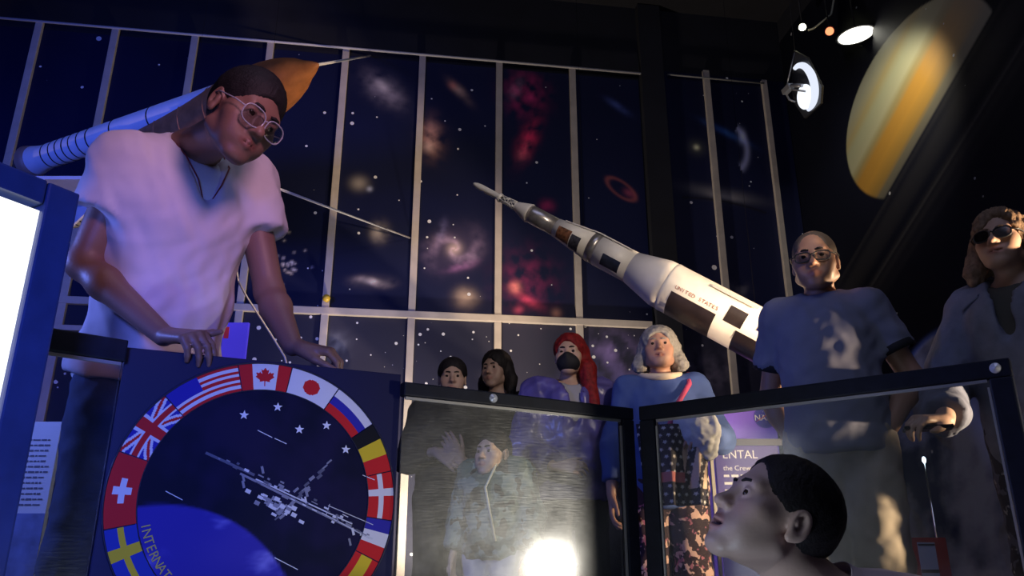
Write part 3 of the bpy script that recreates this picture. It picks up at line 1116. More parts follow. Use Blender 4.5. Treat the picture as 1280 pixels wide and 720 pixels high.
def paint_back(u, z):
    p = Paint(u, z, (0.0070, 0.0105, 0.052))
    uz = np.stack([u, z], 1)
    n = sn(uz, 1.6, 5, 4)
    p.c *= (1 + 0.45 * n)[:, None]
    g = lambda x, y: on_back(x, y)
    k = PXM
    # upper panels, left to right
    p.blob(g(480, 112), 33 * k, 19 * k, -0.75, (0.30, 0.26, 0.30), 0.9, 0.5, 1)
    p.blob(g(477, 108), 12 * k, 8 * k, -0.7, (0.5, 0.45, 0.42), 0.8)
    p.blob(g(574, 115), 22 * k, 7 * k, -0.85, (0.55, 0.34, 0.22), 0.9, 0.3, 2)
    p.blob(g(566, 108), 8 * k, 6 * k, -0.85, (0.6, 0.12, 0.05), 0.8)
    p.blob(g(539, 172), 15 * k, 28 * k, 0.1, (0.50, 0.26, 0.20), 0.9, 0.6, 3)
    p.blob(g(536, 184), 8 * k, 9 * k, 0.1, (0.5, 0.35, 0.3), 0.9)
    p.blob(g(656, 118), 27 * k, 34 * k, 0.1, (0.42, 0.02, 0.10), 1.1, 0.8, 4)
    p.blob(g(645, 112), 9 * k, 18 * k, -0.4, (0.35, 0.16, 0.24), 0.9, 0.6, 5)
    p.blob(g(660, 175), 12 * k, 34 * k, -0.35, (0.62, 0.02, 0.07), 1.3, 0.7, 6)
    p.blob(g(655, 190), 10 * k, 16 * k, -0.3, (0.5, 0.1, 0.12), 0.9, 0.8, 16)
    p.blob(g(772, 134), 20 * k, 6 * k, -0.6, (0.08, 0.12, 0.42), 0.9, 0.3, 7)
    p.ring(g(776, 237), 22 * k, 0.45, -0.65, (0.42, 0.10, 0.06), 0.16, 0.7)
    p.blob(g(786, 242), 9 * k, 6 * k, -0.5, (0.5, 0.08, 0.12), 0.7)
    p.blob(g(449, 230), 12 * k, 11 * k, 0, (0.38, 0.33, 0.27), 0.9)
    p.blob(g(462, 237), 4 * k, 4 * k, 0, (0.45, 0.5, 0.7), 0.9)
    p.blob(g(474, 290), 11 * k, 14 * k, 0.2, (0.42, 0.36, 0.30), 1.0, 0.5, 8)
    p.spiral(g(568, 312), 42 * k, 0.95, 0.5, (0.75, 0.55, 0.48), (0.44, 0.30, 0.46), 2, 1.5, 0.85)
    p.blob(g(577, 333), 20 * k, 6 * k, 0.3, (0.45, 0.18, 0.42), 0.7, 0.6, 9)
    p.blob(g(552, 290), 6 * k, 15 * k, -0.2, (0.22, 0.20, 0.42), 0.7, 0.6, 19)
    p.spiral(g(466, 353), 30 * k, 0.45, 0.0, (0.7, 0.55, 0.42), (0.40, 0.30, 0.24), 2, 1.0, 1.0, 11)
    p.blob(g(463, 352), 17 * k, 4.5 * k, -0.1, (0.5, 0.4, 0.3), 0.8)
    p.blob(g(582, 373), 15 * k, 14 * k, 0, (0.55, 0.40, 0.27), 0.9, 0.2, 12)
    p.blob(g(660, 355), 36 * k, 42 * k, 0.1, (0.18, 0.012, 0.05), 0.8, 0.9, 13)
    p.blob(g(644, 360), 9 * k, 9 * k, 0, (0.75, 0.22, 0.18), 1.0, 0.5, 14)
    p.blob(g(662, 377), 18 * k, 8 * k, -0.5, (0.62, 0.05, 0.10), 1.0, 0.6, 15)
    p.blob(g(648, 388), 7 * k, 5 * k, 0.3, (0.6, 0.08, 0.14), 0.9)
    p.blob(g(684, 258), 10 * k, 9 * k, 0, (0.45, 0.02, 0.10), 0.8, 0.4, 17)
    p.blob(g(695, 392), 7 * k, 7 * k, 0, (0.65, 0.30, 0.18), 0.9)
    for i in range(34):       # open star cluster behind the young man
        a, r = random.random() * 6.3, abs(random.gauss(0, 1)) * 13 * k
        c = g(360, 333)
        p.blob((c[0] + r * math.cos(a), c[1] + r * math.sin(a) * 1.2), 1.7 * k, 1.7 * k, 0, (0.8, 0.68, 0.55), 0.8)
    # lower panels
    p.blob(g(420, 432), 16 * k, 16 * k, 0, (0.5, 0.55, 0.75), 0.35, 0.6, 21)
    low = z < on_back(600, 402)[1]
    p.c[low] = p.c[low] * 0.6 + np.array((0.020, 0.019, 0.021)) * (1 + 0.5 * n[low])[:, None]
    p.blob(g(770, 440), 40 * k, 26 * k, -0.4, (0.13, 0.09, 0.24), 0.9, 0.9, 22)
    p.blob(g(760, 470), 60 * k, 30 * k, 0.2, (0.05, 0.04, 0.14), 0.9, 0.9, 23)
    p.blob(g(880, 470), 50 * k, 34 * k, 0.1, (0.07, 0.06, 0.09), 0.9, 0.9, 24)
    # right bay
    p.blob(g(908, 167), 36 * k, 6 * k, -0.45, (0.04, 0.14, 0.50), 0.9, 0.3, 25)
    p.ring(g(912, 185), 24 * k, 1.5, 0, (0.45, 0.48, 0.8), 0.16, 0.8, 300, 60)
    p.blob(g(927, 172), 6 * k, 12 * k, -0.15, (0.45, 0.5, 0.85), 0.8)
    p.blob(g(905, 244), 56 * k, 10 * k, -0.13, (0.22, 0.21, 0.20), 0.9)
    p.blob(g(905, 247), 26 * k, 5 * k, -0.13, (0.3, 0.28, 0.26), 0.7)
    a = g(905, 250)
    x, y = p.q(a, -0.13, 1, 1)
    p.blend(np.exp(-((y + 0.02 + x * x * 0.25) / 0.012) ** 2) * (np.abs(x) < 0.38) * 0.8, (0.012, 0.010, 0.014))
    p.blob(g(870, 185), 4.5 * k, 4.5 * k, 0, (0.9, 0.9, 0.55), 1.2)
    p.blob(g(870, 185), 14 * k, 14 * k, 0, (0.1, 0.1, 0.06), 0.8)
    p.blob(g(925, 362), 16 * k, 12 * k, -0.4, (0.12, 0.11, 0.11), 0.9, 0.7, 26)
    return np.clip(p.c, 0, 0.95)


def grid(n, m):
    i = np.arange((n + 1) * (m + 1)).reshape(n + 1, m + 1)
    return np.stack([i[:-1, :-1], i[1:, :-1], i[1:, 1:], i[:-1, 1:]], -1).reshape(-1, 4)


STRIP = [on_back(x, 240)[0] for x in (4, 108, 216, 318, 419, 521, 622.5, 718.5)]
STRIP = [2 * STRIP[0] - STRIP[1]] + STRIP
U_P0, U_P1 = on_back(806, 240)[0], on_back(838, 240)[0]
U_R1, U_R2 = on_back(894, 240)[0], on_back(969, 240)[0]
Z_TOP = on_back(570, 82)[1]
Z_MID = on_back(580, 398)[1]
Z_LOW = on_back(200, 416)[1]
bays = list(zip(STRIP[:-1], STRIP[1:])) + [(STRIP[-1], U_P0), (U_P1, U_R1), (U_R1, U_R2), (U_R2, UR - 0.01)]


def mural_panel(u0, u1, z0, z1, step, m):
    nu, nz = max(2, int((u1 - u0) / step)), max(2, int((z1 - z0) / step))
    uu, zz = np.meshgrid(np.linspace(u0, u1, nu + 1), np.linspace(z0, z1, nz + 1), indexing='ij')
    uu, zz = uu.ravel(), zz.ravel()
    q = WO + WD * uu[:, None] + WN * 0.012
    v = np.concatenate([q, zz[:, None]], 1)
    # a board with real edges: front grid plus turned-back rim
    f = grid(nu, nz)
    idx = np.arange((nu + 1) * (nz + 1)).reshape(nu + 1, nz + 1)
    rim = np.concatenate([idx[:, 0], idx[-1, 1:], idx[:-1, -1][::-1], idx[0, 1:-1][::-1]])
    vb = v[rim] - np.array([WN[0], WN[1], 0]) * 0.011
    b0 = len(v)
    k = np.arange(len(rim))
    f2 = np.stack([rim, b0 + k, b0 + np.roll(k, -1), np.roll(rim, -1)], 1)
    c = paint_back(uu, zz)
    return np_mesh('mural_panel', np.concatenate([v, vb]), np.concatenate([f, f2]), m, wall_back,
                   cols=np.concatenate([c, c[rim]]), smooth=False)


for i, (a, b) in enumerate(bays):
    g_ = 0.004
    right = i >= 9
    zt = Z_TOP + (0.12 if right else 0.0)
    if right:
        mural_panel(a + g_, b - g_, 1.2, zt, 0.014, M_mural)
    else:
        mural_panel(a + g_, b - g_, Z_MID + g_, zt, 0.02 if i < 3 else 0.0125, M_mural)
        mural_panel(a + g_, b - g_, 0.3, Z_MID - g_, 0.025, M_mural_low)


def strip(u, z0, z1, w_=0.056):
    MB().box(bw(u, (z0 + z1) / 2, 0.03), (w_, 0.036, z1 - z0), Matrix(((WD[0], -WN[0], 0), (WD[1], -WN[1], 0), (0, 0, 1))), bevel=0.004).build('moulding_strip', M_moulding, wall_back)


def hstrip(u0, u1, z, w_=0.056, m=M_moulding):
    MB().box(bw((u0 + u1) / 2, z, 0.034), (u1 - u0, 0.04, w_), Matrix(((WD[0], -WN[0], 0), (WD[1], -WN[1], 0), (0, 0, 1))), bevel=0.004).build('moulding_rail', m, wall_back)


for u in STRIP: strip(u, 0.25, Z_TOP + 0.06)
hstrip(STRIP[0], U_P0 - 0.02, Z_MID)
hstrip(STRIP[0], STRIP[4], Z_LOW, 0.04)
strip(U_R1, 1.1, Z_TOP + 0.15, 0.058)
strip(U_R2, 1.1, Z_TOP + 0.1, 0.05)
# dark pilaster between the bays
tag(MB().box(bw((U_P0 + U_P1) / 2, H_ROOM / 2, 0.04), (U_P1 - U_P0 - 0.02, 0.08, H_ROOM - 0.02),
             Matrix(((WD[0], -WN[0], 0), (WD[1], -WN[1], 0), (0, 0, 1)))).build('trim_1', M_dark_wall), kind='structure')
# thin bright conduit above the murals
za, zb = on_back(0, 27), on_back(812, 97)
tag(MB().tube([bw(za[0] - 1.0, za[1], 0.05), bw(zb[0], zb[1], 0.05)], 0.011, 8).build('trim_2', mat('pale_conduit', (0.6, 0.58, 0.6), 0.4)), kind='structure')
tag(MB().tube([bw(on_back(832, 97)[0], on_back(832, 97)[1], 0.05), bw(on_back(952, 108)[0], on_back(952, 108)[1], 0.05)], 0.008, 8).build('trim_3', mat('grey_conduit', (0.2, 0.2, 0.2), 0.5)), kind='structure')


# ------------------------------------------------------------------ right wall: ringed planet and the Earth
def paint_right(s_, z):
    p = Paint(s_, z, (0.0045, 0.0055, 0.014))
    sz = np.stack([s_, z], 1)
    n = sn(sz, 2.0, 31, 3)
    p.c *= (1 + 0.4 * n)[:, None]
    gl = on_right(1055, 165); gb = on_right(1097, 264); gt = on_right(1190, 60)
    # ring plane line across the picture
    A = np.array(on_right(1097, 268)); B = np.array(on_right(1212, 70))
    d = (B - A) / np.linalg.norm(B - A)
    nn = np.array([d[1], -d[0]])                 # to the right of the line
    along = (sz - A) @ d; across = (sz - A) @ nn
    c = np.array(on_right(1142, 128))
    rx = c[0] - gl[0]; rz = c[1] - gb[1]
    inside = (((s_ - c[0]) / rx) ** 2 + ((z - c[1]) / (rz * 1.12)) ** 2)
    m_pl = np.clip((1 - inside) / 0.035, 0, 1) * np.clip(-across / 0.02, 0, 1)
    t = -across                                 # distance from ring line into the globe
    tt = t + 0.03 * sn(np.stack([t * 5, along * 0.3], 1), 6, 33, 3)
    stops = [(0.0, (0.13, 0.12, 0.10)), (0.07, (0.17, 0.15, 0.10)), (0.13, (0.36, 0.21, 0.05)), (0.24, (0.50, 0.26, 0.045)), (0.36, (0.46, 0.24, 0.045)), (0.43, (0.33, 0.27, 0.12)),
             (0.50, (0.42, 0.40, 0.25)), (0.62, (0.38, 0.38, 0.24)), (0.72, (0.40, 0.33, 0.16)), (0.85, (0.34, 0.34, 0.25)), (1.3, (0.28, 0.28, 0.26))]
    col = np.stack([np.interp(tt, [q[0] for q in stops], [q[1][k] for q in stops]) for k in range(3)], 1)
    top_haze = np.clip((along - 0.95) / 0.7, 0, 1)[:, None]        # grey lamp haze painted over the top of the globe
    col = col * (1 - top_haze) + np.array((0.24, 0.23, 0.20)) * top_haze
    a = m_pl[:, None]
    p.c = p.c * (1 - a) + col * a
    # rings: broad faint bands with a gap, running past the globe
    r1 = np.clip(across / 0.02, 0, 1) * np.clip((0.55 - across) / 0.05, 0, 1)
    band = 0.5 + 0.5 * np.sin(across * 46 + 2 * np.sin(across * 17))
    gap = np.exp(-((across - 0.30) / 0.035) ** 2)
    p.add(r1 * (0.35 + 0.65 * band) * (1 - gap) * 0.55, (0.030, 0.027, 0.022))
    p.add(np.exp(-((across - 0.36) / 0.012) ** 2) * 0.6, (0.05, 0.046, 0.042))
    # the Earth low on the wall
    e = np.array(on_right(1212, 590)); er = on_right(1108, 560)[0]; ez = on_right(1205, 402)[1]
    rr = np.sqrt(((s_ - e[0]) / (e[0] - er)) ** 2 + ((z - e[1]) / (ez - e[1])) ** 2)
    cl = np.clip(0.5 + sn(sz, 7, 37, 5) * 1.2, 0, 1)
    land = sn(sz, 3.2, 39, 3) > 0.15
    ecol = np.where(land[:, None], np.array((0.09, 0.07, 0.05)), np.array((0.015, 0.03, 0.10)))
    ecol = ecol * (1 - cl[:, None] * 0.8) + np.array((0.58, 0.60, 0.68)) * cl[:, None] * 0.8
    m_e = np.clip((1 - rr) / 0.02, 0, 1)[:, None]
    p.c = p.c * (1 - m_e) + ecol * m_e
    p.add(np.exp(-((rr - 1.0) / 0.022) ** 2) * (s_ < e[0] + 0.1), (0.10, 0.16, 0.45))
    return np.clip(p.c, 0, 0.9)


nu, nz = 330, 400
uu, zz = np.meshgrid(np.linspace(0.02, 3.6, nu + 1), np.linspace(0.3, 5.2, nz + 1), indexing='ij')
uu, zz = uu.ravel(), zz.ravel()
q = RO + RD * uu[:, None] + RN * 0.012
np_mesh('planet_mural', np.concatenate([q, zz[:, None]], 1), grid(nu, nz), mural_material('planet_mural_print', 7.0, 0.10, 0.5), wall_right,
        cols=paint_right(uu, zz), smooth=False)

# ================================================================== emblem exhibit panel
BD = np.array([0.9063, 0.4226]); BN = np.array([0.4226, -0.9063])
B1 = np.array([-0.289, 2.05]); BW = 0.655
B0 = B1 - BD * BW
BZ = 0.975
board = empty('exhibit_panel', (*(B0 + BD * BW / 2), 0.0), 0, 'dark exhibit panel with round space station emblem ringed by national flags', 'panel')


def bp(x, z, off=0.0):
    """point on the panel face: x from its left edge, z up, off out of the face"""
    q = B0 + BD * x + BN * off
    return Vector((q[0], q[1], z))


BM = Matrix(((BD[0], -BN[0], 0), (BD[1], -BN[1], 0), (0, 0, 1)))
MB().box(bp(BW / 2, BZ / 2 + 0.03, -0.016), (BW, 0.03, BZ - 0.06), BM, bevel=0.003).build('board', mural_material('panel_night_print', 12, 0.1, 0.4), board)
bo = board.children[0]
ca = bo.data.color_attributes.new('Col', 'FLOAT_COLOR', 'POINT')
for i, v in enumerate(bo.data.vertices):
    ca.data[i].color = (0.012, 0.012, 0.05, 1)
for x_ in (0.09, BW - 0.09):
    MB().box(bp(x_, 0.02, -0.03), (0.06, 0.22, 0.04), BM).build('foot', M_black_frame, board)
ER = 0.3235; EC = (BW / 2, BZ - 0.006 - ER)
RIN = 0.795


def ep(r, a, off=0.002):
    """emblem polar: r as a share of its radius, a clockwise from the top in degrees"""
    t = math.radians(a)
    return bp(EC[0] + math.sin(t) * r * ER, EC[1] + math.cos(t) * r * ER, off)


def polar_print(name, r0, r1, a0, a1, n, m, f, off, parent):
    """printed sector: f(u,v) -> colours, u clockwise 0..1, v outward 0..1, per face"""
    aa = np.radians(np.linspace(a0, a1, n + 1)); rr = np.linspace(r0, r1, m + 1) * ER
    A, R = np.meshgrid(aa, rr, indexing='ij')
    x = EC[0] + np.sin(A) * R; z = EC[1] + np.cos(A) * R
    q = B0 + BD * x.ravel()[:, None] + BN * off
    v = np.concatenate([q, z.ravel()[:, None]], 1)
    U, W_ = np.meshgrid((np.arange(n) + 0.5) / n, (np.arange(m) + 0.5) / m, indexing='ij')
    return np_mesh(name, v, grid(n, m), M_print, parent, smooth=False, corner_cols=f(U.ravel(), W_.ravel()))


# the round print: night sky with the blue planet rising at the lower left
def disc_cols(x, z):
    p = Paint(x, z, (0.006, 0.007, 0.022))
    xz = np.stack([x, z], 1)
    p.add(np.clip(0.5 + sn(xz, 9, 41, 3), 0, 1) * 0.5, (0.012, 0.006, 0.035))
    ec = np.array([-0.60, -1.02]); R = 0.98
    r = np.sqrt((x - ec[0]) ** 2 + (z - ec[1]) ** 2) / R
    cl = np.clip(sn(xz * np.array([1, 2.2]), 6, 43, 5) * 1.3 - 0.15, 0, 1)
    col = np.array((0.055, 0.045, 0.42)) * (0.75 + 0.35 * cl[:, None]) + np.array((0.45, 0.45, 0.6)) * (cl[:, None] ** 2) * 0.5
    m = np.clip((1 - r) / 0.02, 0, 1)[:, None]
    p.c = p.c * (1 - m) + col * m
    return p.c


def sec(u, v):
    return np.zeros((len(u), 3))


n_a, n_r = 180, 60
aa = np.radians(np.linspace(0, 360, n_a + 1)); rr = np.linspace(0.001, RIN + 0.01, n_r + 1)
A, R = np.meshgrid(aa, rr, indexing='ij')
x = (np.sin(A) * R).ravel(); z = (np.cos(A) * R).ravel()
q = B0 + BD * (EC[0] + x * ER)[:, None] + BN * 0.0012
emblem = np_mesh('emblem', np.concatenate([q, (EC[1] + z * ER)[:, None]], 1), grid(n_a, n_r), M_print, board, cols=disc_cols(x, z), smooth=False)
# dark rim line round the flags
MB().tube([ep(1.0, a, 0.002) for a in range(0, 360, 4)], 0.0022, 6, closed=True).tube([ep(RIN, a, 0.002) for a in range(0, 360, 4)], 0.0012, 6, closed=True).build('rim', mat('rim_line', (0.01, 0.01, 0.03), 0.5), emblem)

Wt, Rd, Bl, Yl, Bk, Gn = (0.72, 0.70, 0.74), (0.62, 0.022, 0.025), (0.035, 0.03, 0.33), (0.72, 0.52, 0.03), (0.012, 0.012, 0.014), (0.02, 0.32, 0.08)
DkR = (0.50, 0.015, 0.045)


def pick(u, *pairs):
    c = np.zeros((len(u), 3))
    for mask, col in pairs:
        c[mask] = col
    return c


LEAF = [(0, 1), (.17, .66), (.40, .78), (.29, .27), (.52, .54), (.60, .38), (.92, .45), (.82, .15), (.98, .02), (.52, -.36), (.58, -.56), (.06, -.48), (.06, -1)]
LEAF = LEAF + [(-x, y) for x, y in LEAF[::-1]]


def in_poly(x, y, P_):
    r = np.zeros(len(x), bool)
    for (x0, y0), (x1, y1) in zip(P_, P_[1:] + P_[:1]):
        c = ((y0 > y) != (y1 > y))
        xi = (x1 - x0) * (y - y0) / (y1 - y0 if y1 != y0 else 1e-9) + x0
        r ^= c & (x < xi)
    return r


def f_ca(u, v):
    leaf = in_poly((u - 0.5) / 0.20, (v - 0.5) / 0.37, LEAF)
    return pick(u, (u > -1, Wt), ((u < 0.25) | (u > 0.75), Rd), (leaf, Rd))


def f_jp(u, v):
    return pick(u, (u > -1, Wt), (((u - 0.5) * 1.6) ** 2 + (v - 0.5) ** 2 < 0.30 ** 2, Rd))


def f_ru(u, v):
    return pick(u, (v > 0.66, Wt), ((v <= 0.66) & (v > 0.33), Bl), (v <= 0.33, Rd))


def f_be(u, v):
    return pick(u, (u < 0.33, Bk), ((u >= 0.33) & (u < 0.66), Yl), (u >= 0.66, Rd))


def f_dk(u, v):
    return pick(u, (u > -1, Rd), ((np.abs(u - 0.42) < 0.085) | (np.abs(v - 0.5) < 0.11), Wt))


def f_fr(u, v):
    return pick(u, (u < 0.33, Bl), ((u >= 0.33) & (u < 0.66), Wt), (u >= 0.66, Rd))


def f_es(u, v):
    return pick(u, (u > -1, Rd), ((v > 0.25) & (v < 0.75), Yl))


def f_us(u, v):
    st = (np.floor(v * 9).astype(int) % 2 == 0)
    return pick(u, (st, Rd), (~st, Wt), ((u < 0.45) & (v > 0.42), Bl))


def f_uk(u, v):
    x, y = u * 2 - 1, v * 2 - 1
    d1, d2 = np.abs(x - y) / 1.414, np.abs(x + y) / 1.414
    return pick(u, (u > -1, Bl), ((d1 < 0.22) | (d2 < 0.22), Wt), ((d1 < 0.075) | (d2 < 0.075), Rd), ((np.abs(x) < 0.30) | (np.abs(y) < 0.34), Wt), ((np.abs(x) < 0.17) | (np.abs(y) < 0.20), Rd))


def f_ch(u, v):
    x, y = (u - 0.5) * 2, (v - 0.5) * 2
    return pick(u, (u > -1, Rd), (((np.abs(x) < 0.12) & (np.abs(y) < 0.62)) | ((np.abs(x) < 0.36) & (np.abs(y) < 0.21)), Wt))


def f_se(u, v):
    return pick(u, (u > -1, (0.03, 0.05, 0.36)), ((np.abs(u - 0.60) < 0.09) | (np.abs(v - 0.5) < 0.10), Yl))


def f_no(u, v):
    return pick(u, (u > -1, Rd), ((np.abs(u - 0.6) < 0.13) | (np.abs(v - 0.5) < 0.16), Wt), ((np.abs(u - 0.6) < 0.065) | (np.abs(v - 0.5) < 0.08), Bl))


def f_nl(u, v):
    return pick(u, (v > 0.66, Rd), ((v <= 0.66) & (v > 0.33), Wt), (v <= 0.33, Bl))


def f_it(u, v):
    return pick(u, (u < 0.33, Gn), ((u >= 0.33) & (u < 0.66), Wt), (u >= 0.66, Rd))


def f_de(u, v):
    return pick(u, (v > 0.66, Bk), ((v <= 0.66) & (v > 0.33), Rd), (v <= 0.33, Yl))


for a0, a1, f in ((-14.5, 8.4, f_ca), (8.4, 31, f_jp), (31, 53, f_ru), (53, 75.5, f_be), (75.5, 97, f_dk), (97, 115, f_fr), (115, 136, f_es), (136, 159, f_de), (159, 181, f_it),
                  (181, 205, f_nl), (205, 230, f_no), (230, 257, f_se), (257, 287, f_ch), (287, 314, f_uk), (314, 345.5, f_us)):
    polar_print('flag', RIN + 0.004, 0.993, a0 + 0.25, a1 - 0.25, 84 if f is f_ca else 56, 56 if f is f_ca else 30, f, 0.0022, emblem)

M_star = mat('white_print', (0.75, 0.75, 0.8), 0.5)
for px, py in ((305, 519), (347, 509), (374, 537), (408, 532), (432, 562)):
    c = PW(px, py, B0, BD)
    cx = (np.array([c.x, c.y]) - B0) @ BD; cz = c.z
    MB().poly([bp(cx + math.sin(k * PI / 5) * (0.0115 if k % 2 == 0 else 0.0048), cz + math.cos(k * PI / 5) * (0.0115 if k % 2 == 0 else 0.0048), 0.0018) for k in range(10)], tuple(Vector((BN[0], BN[1], 0)) * 0.001)).build('printed_star', M_star, emblem)


def bxz(px, py):
    c = PW(px, py, B0, BD)
    return (np.array([c.x, c.y]) - B0) @ BD, c.z


def flat_line(g, p0, p1, w_, off=0.0022, mi=0):
    (x0, z0), (x1, z1) = bxz(*p0), bxz(*p1)
    g.bar(bp(x0, z0, off), bp(x1, z1, off), w_, 0.0008, (BN[0], BN[1], 0), mi)


for p0, p1 in (((322, 538), (340, 547)), ((343, 548), (358, 555)), ((207, 614), (228, 625)), ((453, 594), (468, 600)), ((343, 697), (372, 712))):
    g = MB()
    flat_line(g, p0, p1, 0.0016)
    g.build('streak_print', M_star, emblem)
# the space station drawing: truss, solar wings, modules
M_st = [mat('station_white', (0.62, 0.62, 0.66), 0.5), mat('station_grey', (0.22, 0.22, 0.27), 0.5), mat('station_dark', (0.09, 0.09, 0.13), 0.5)]
g = MB()
flat_line(g, (300, 592), (462, 672), 0.005, 0.0020, 1)
flat_line(g, (322, 600), (440, 655), 0.0028, 0.0024, 0)
flat_line(g, (257, 566), (318, 594), 0.006, 0.0020, 2)
flat_line(g, (410, 632), (466, 656), 0.0016, 0.0024, 0)
flat_line(g, (402, 641), (460, 672), 0.0016, 0.0024, 0)
flat_line(g, (412, 630), (407, 645), 0.0012, 0.0024, 0)
rs = random.Random(11)
for k in range(46):
    t = rs.random(); x = 262 + t * 200; y = 566 + t * 103 + rs.gauss(0, 4.5)
    L = rs.uniform(2, 8)
    flat_line(g, (x - L / 2, y - L * 0.25), (x + L / 2, y + L * 0.25), rs.uniform(0.002, 0.006), 0.0021 + rs.random() * 0.0006, rs.choice((0, 1, 1, 2)))
for k in range(26):       # crossing branch, upper right to lower left
    t = rs.random(); x = 412 - t * 66; y = 578 + t * 66 + rs.gauss(0, 4)
    flat_line(g, (x - 3, y + 2.5), (x + 3, y - 2.5), rs.uniform(0.003, 0.008), 0.0021 + rs.random() * 0.0006, rs.choice((1, 1, 2)))
for k in range(34):       # cluster of modules
    x = rs.gauss(347, 13); y = 633 + (x - 347) * 0.5 + rs.gauss(0, 5)
    flat_line(g, (x - 3, y - 1.5), (x + 3, y + 1.5), rs.uniform(0.004, 0.010), 0.0021 + rs.random() * 0.0006, rs.choice((0, 0, 1)))
for (x, y) in ((303, 598), (303, 606), (327, 588), (382, 617), (381, 626), (440, 665), (436, 678), (420, 648)):
    flat_line(g, (x, y - 5), (x + 2, y + 4), rs.uniform(0.004, 0.007), 0.0026, rs.choice((0, 1)))
g.build('space_station_drawing', M_st, emblem)
# lettering round the inside of the ring
M_yl = mat('yellow_print', (0.55, 0.42, 0.06), 0.5)
word = 'INTERNATIONAL SPACE STATION'
M_letters = []
for i, ch in enumerate(word):
    if ch == ' ': continue
    a = 255 - i * 3.9
    t = math.radians(a)
    # letter upright towards the centre, reading anticlockwise along the bottom
    up = Vector((-math.sin(t) * BD[0], -math.sin(t) * BD[1], -math.cos(t)))
    n3 = Vector((BN[0], BN[1], 0))
    right = up.cross(n3)
    M = face_matrix(ep(0.772, a, 0.0022), right, up)
    text_mesh('letter', ch, M, 0.027, M_yl, emblem, 0.0004, 'CENTER')

# ================================================================== clear railings
def railing(name, a, b, ztop, label, rail_h=0.036, post_w=0.04, depth=0.03, g_mat=None, left_post=True, right_post=True, bolts=()):
    a = np.array(a, float); b = np.array(b, float)
    d = (b - a) / np.linalg.norm(b - a); L = np.linalg.norm(b - a)
    n = np.array([d[1], -d[0]])
    root = empty(name, (*((a + b) / 2), 0), 0, label, 'railing')
    R = Matrix(((d[0], -n[0], 0), (d[1], -n[1], 0), (0, 0, 1)))
    pt = lambda x, z, o=0.0: Vector((a[0] + d[0] * x + n[0] * o, a[1] + d[1] * x + n[1] * o, z))
    MB().box(pt(L / 2, ztop - rail_h / 2), (L, depth, rail_h), R, bevel=0.004).build('top_rail', M_black_frame, root)
    MB().box(pt(L / 2, 0.08), (L, depth, 0.05), R, bevel=0.004).build('bottom_rail', M_black_frame, root)
    for flag, x in ((left_post, post_w / 2), (right_post, L - post_w / 2)):
        if flag: MB().box(pt(x, (ztop - rail_h) / 2), (post_w, depth, ztop - rail_h - 0.001), R, bevel=0.004).build('post', M_black_frame, root)
    pw = [post_w if left_post else 0.002, post_w if right_post else 0.002]
    MB().box(pt((L + pw[0] - pw[1]) / 2, (ztop + 0.07) / 2), (L - pw[0] - pw[1] - 0.004, 0.006, ztop - rail_h - 0.11), R).build('glass_pane', g_mat or M_glass, root)
    # bright strip put in for the light caught in the pane's top edge
    g = MB()
    g.box(pt((L + pw[0] - pw[1]) / 2, ztop - rail_h - 0.005, 0.006), (L - pw[0] - pw[1] - 0.01, 0.006, 0.007), R)
    g.build('pane_edge_glint', M_edge, root)
    for flag, x in ((right_post, L - post_w - 0.004), (left_post, post_w + 0.004)):
        if flag: MB().box(pt(x, (ztop - rail_h) / 2 + 0.05, 0.006), (0.005, 0.006, ztop - rail_h - 0.14), R).build('edge_strip', M_edge, root)
    for x in bolts:
        M = face_matrix(pt(x, ztop - rail_h / 2, depth / 2), Vector((d[0], d[1], 0)), (0, 0, 1))
        MB().lathe([(0.0, 0.006), (0.004, 0.006), (0.0048, 0.0035), (0.011, 0.003), (0.0125, 0.0)], M, 16).build('bolt', mat('zinc_bolt', (0.7, 0.72, 0.78), 0.35, 0.3), root)
    return root, pt, d, n, L


def xy(p): return np.array([p.x, p.y])


GA, GB = xy(PZ(503, 478, 0.95)), xy(PZ(788, 511, 0.95))
rail_mid, ptm, dm, nm, Lm = railing('glass_railing', GA, GB, 0.95, 'scratched clear railing panel with a bright lamp glare, right of the emblem panel', bolts=(0.26,), left_post=False)
GC, GD = xy(PZ(801, 509, 0.95)), xy(PZ(1262, 448, 0.95))
rail_right, ptr, dr, nr, Lr = railing('glass_railing', GC, GD, 0.95, 'clear railing panel with thick black frame in front of the man in glasses', rail_h=0.042, post_w=0.048, g_mat=M_glass_clean, bolts=(np.linalg.norm(GD - GC) - 0.03,))
GE = B0 + np.array([0.005, -0.01]); GF = GE - np.array([0.766, 0.643]) * 0.42
rail_left, ptl, dl, nl, Ll = railing('glass_railing', GF, GE, 0.985, 'clear railing panel between the white light box and emblem panel', rail_h=0.05, g_mat=M_glass_clean, right_post=False)

# ================================================================== light box at the left
LD = np.array([0.5, 0.866]); LN = np.array([0.866, -0.5])
le = P(50, 258, 1.42)
LE = xy(le); Zt = le.z
lb = empty('light_box', (*(LE - LD * 0.25), 0), 0, 'glowing white light box in a dark blue frame at the left edge', 'light box')
lp = lambda x, z, o=0.0: Vector((LE[0] + LD[0] * x + LN[0] * o, LE[1] + LD[1] * x + LN[1] * o, z))
LM = Matrix(((LD[0], -LN[0], 0), (LD[1], -LN[1], 0), (0, 0, 1)))
Wl = 0.75
MB().box(lp(-Wl / 2, Zt / 2 + 0.1, -0.004), (Wl, 0.012, Zt - 0.22), LM).build('lit_face', emat('light_box_glow', (0.93, 0.96, 1.0), 1.6), lb)
M_blue_frame = mat('dark_blue_frame', (0.03, 0.05, 0.16), 0.4, noise=(15, 0.2))
MB().box(lp(0.033, (Zt + 0.05) / 2, -0.02), (0.064, 0.07, Zt + 0.05), LM, bevel=0.005).build('frame_post', M_blue_frame, lb)
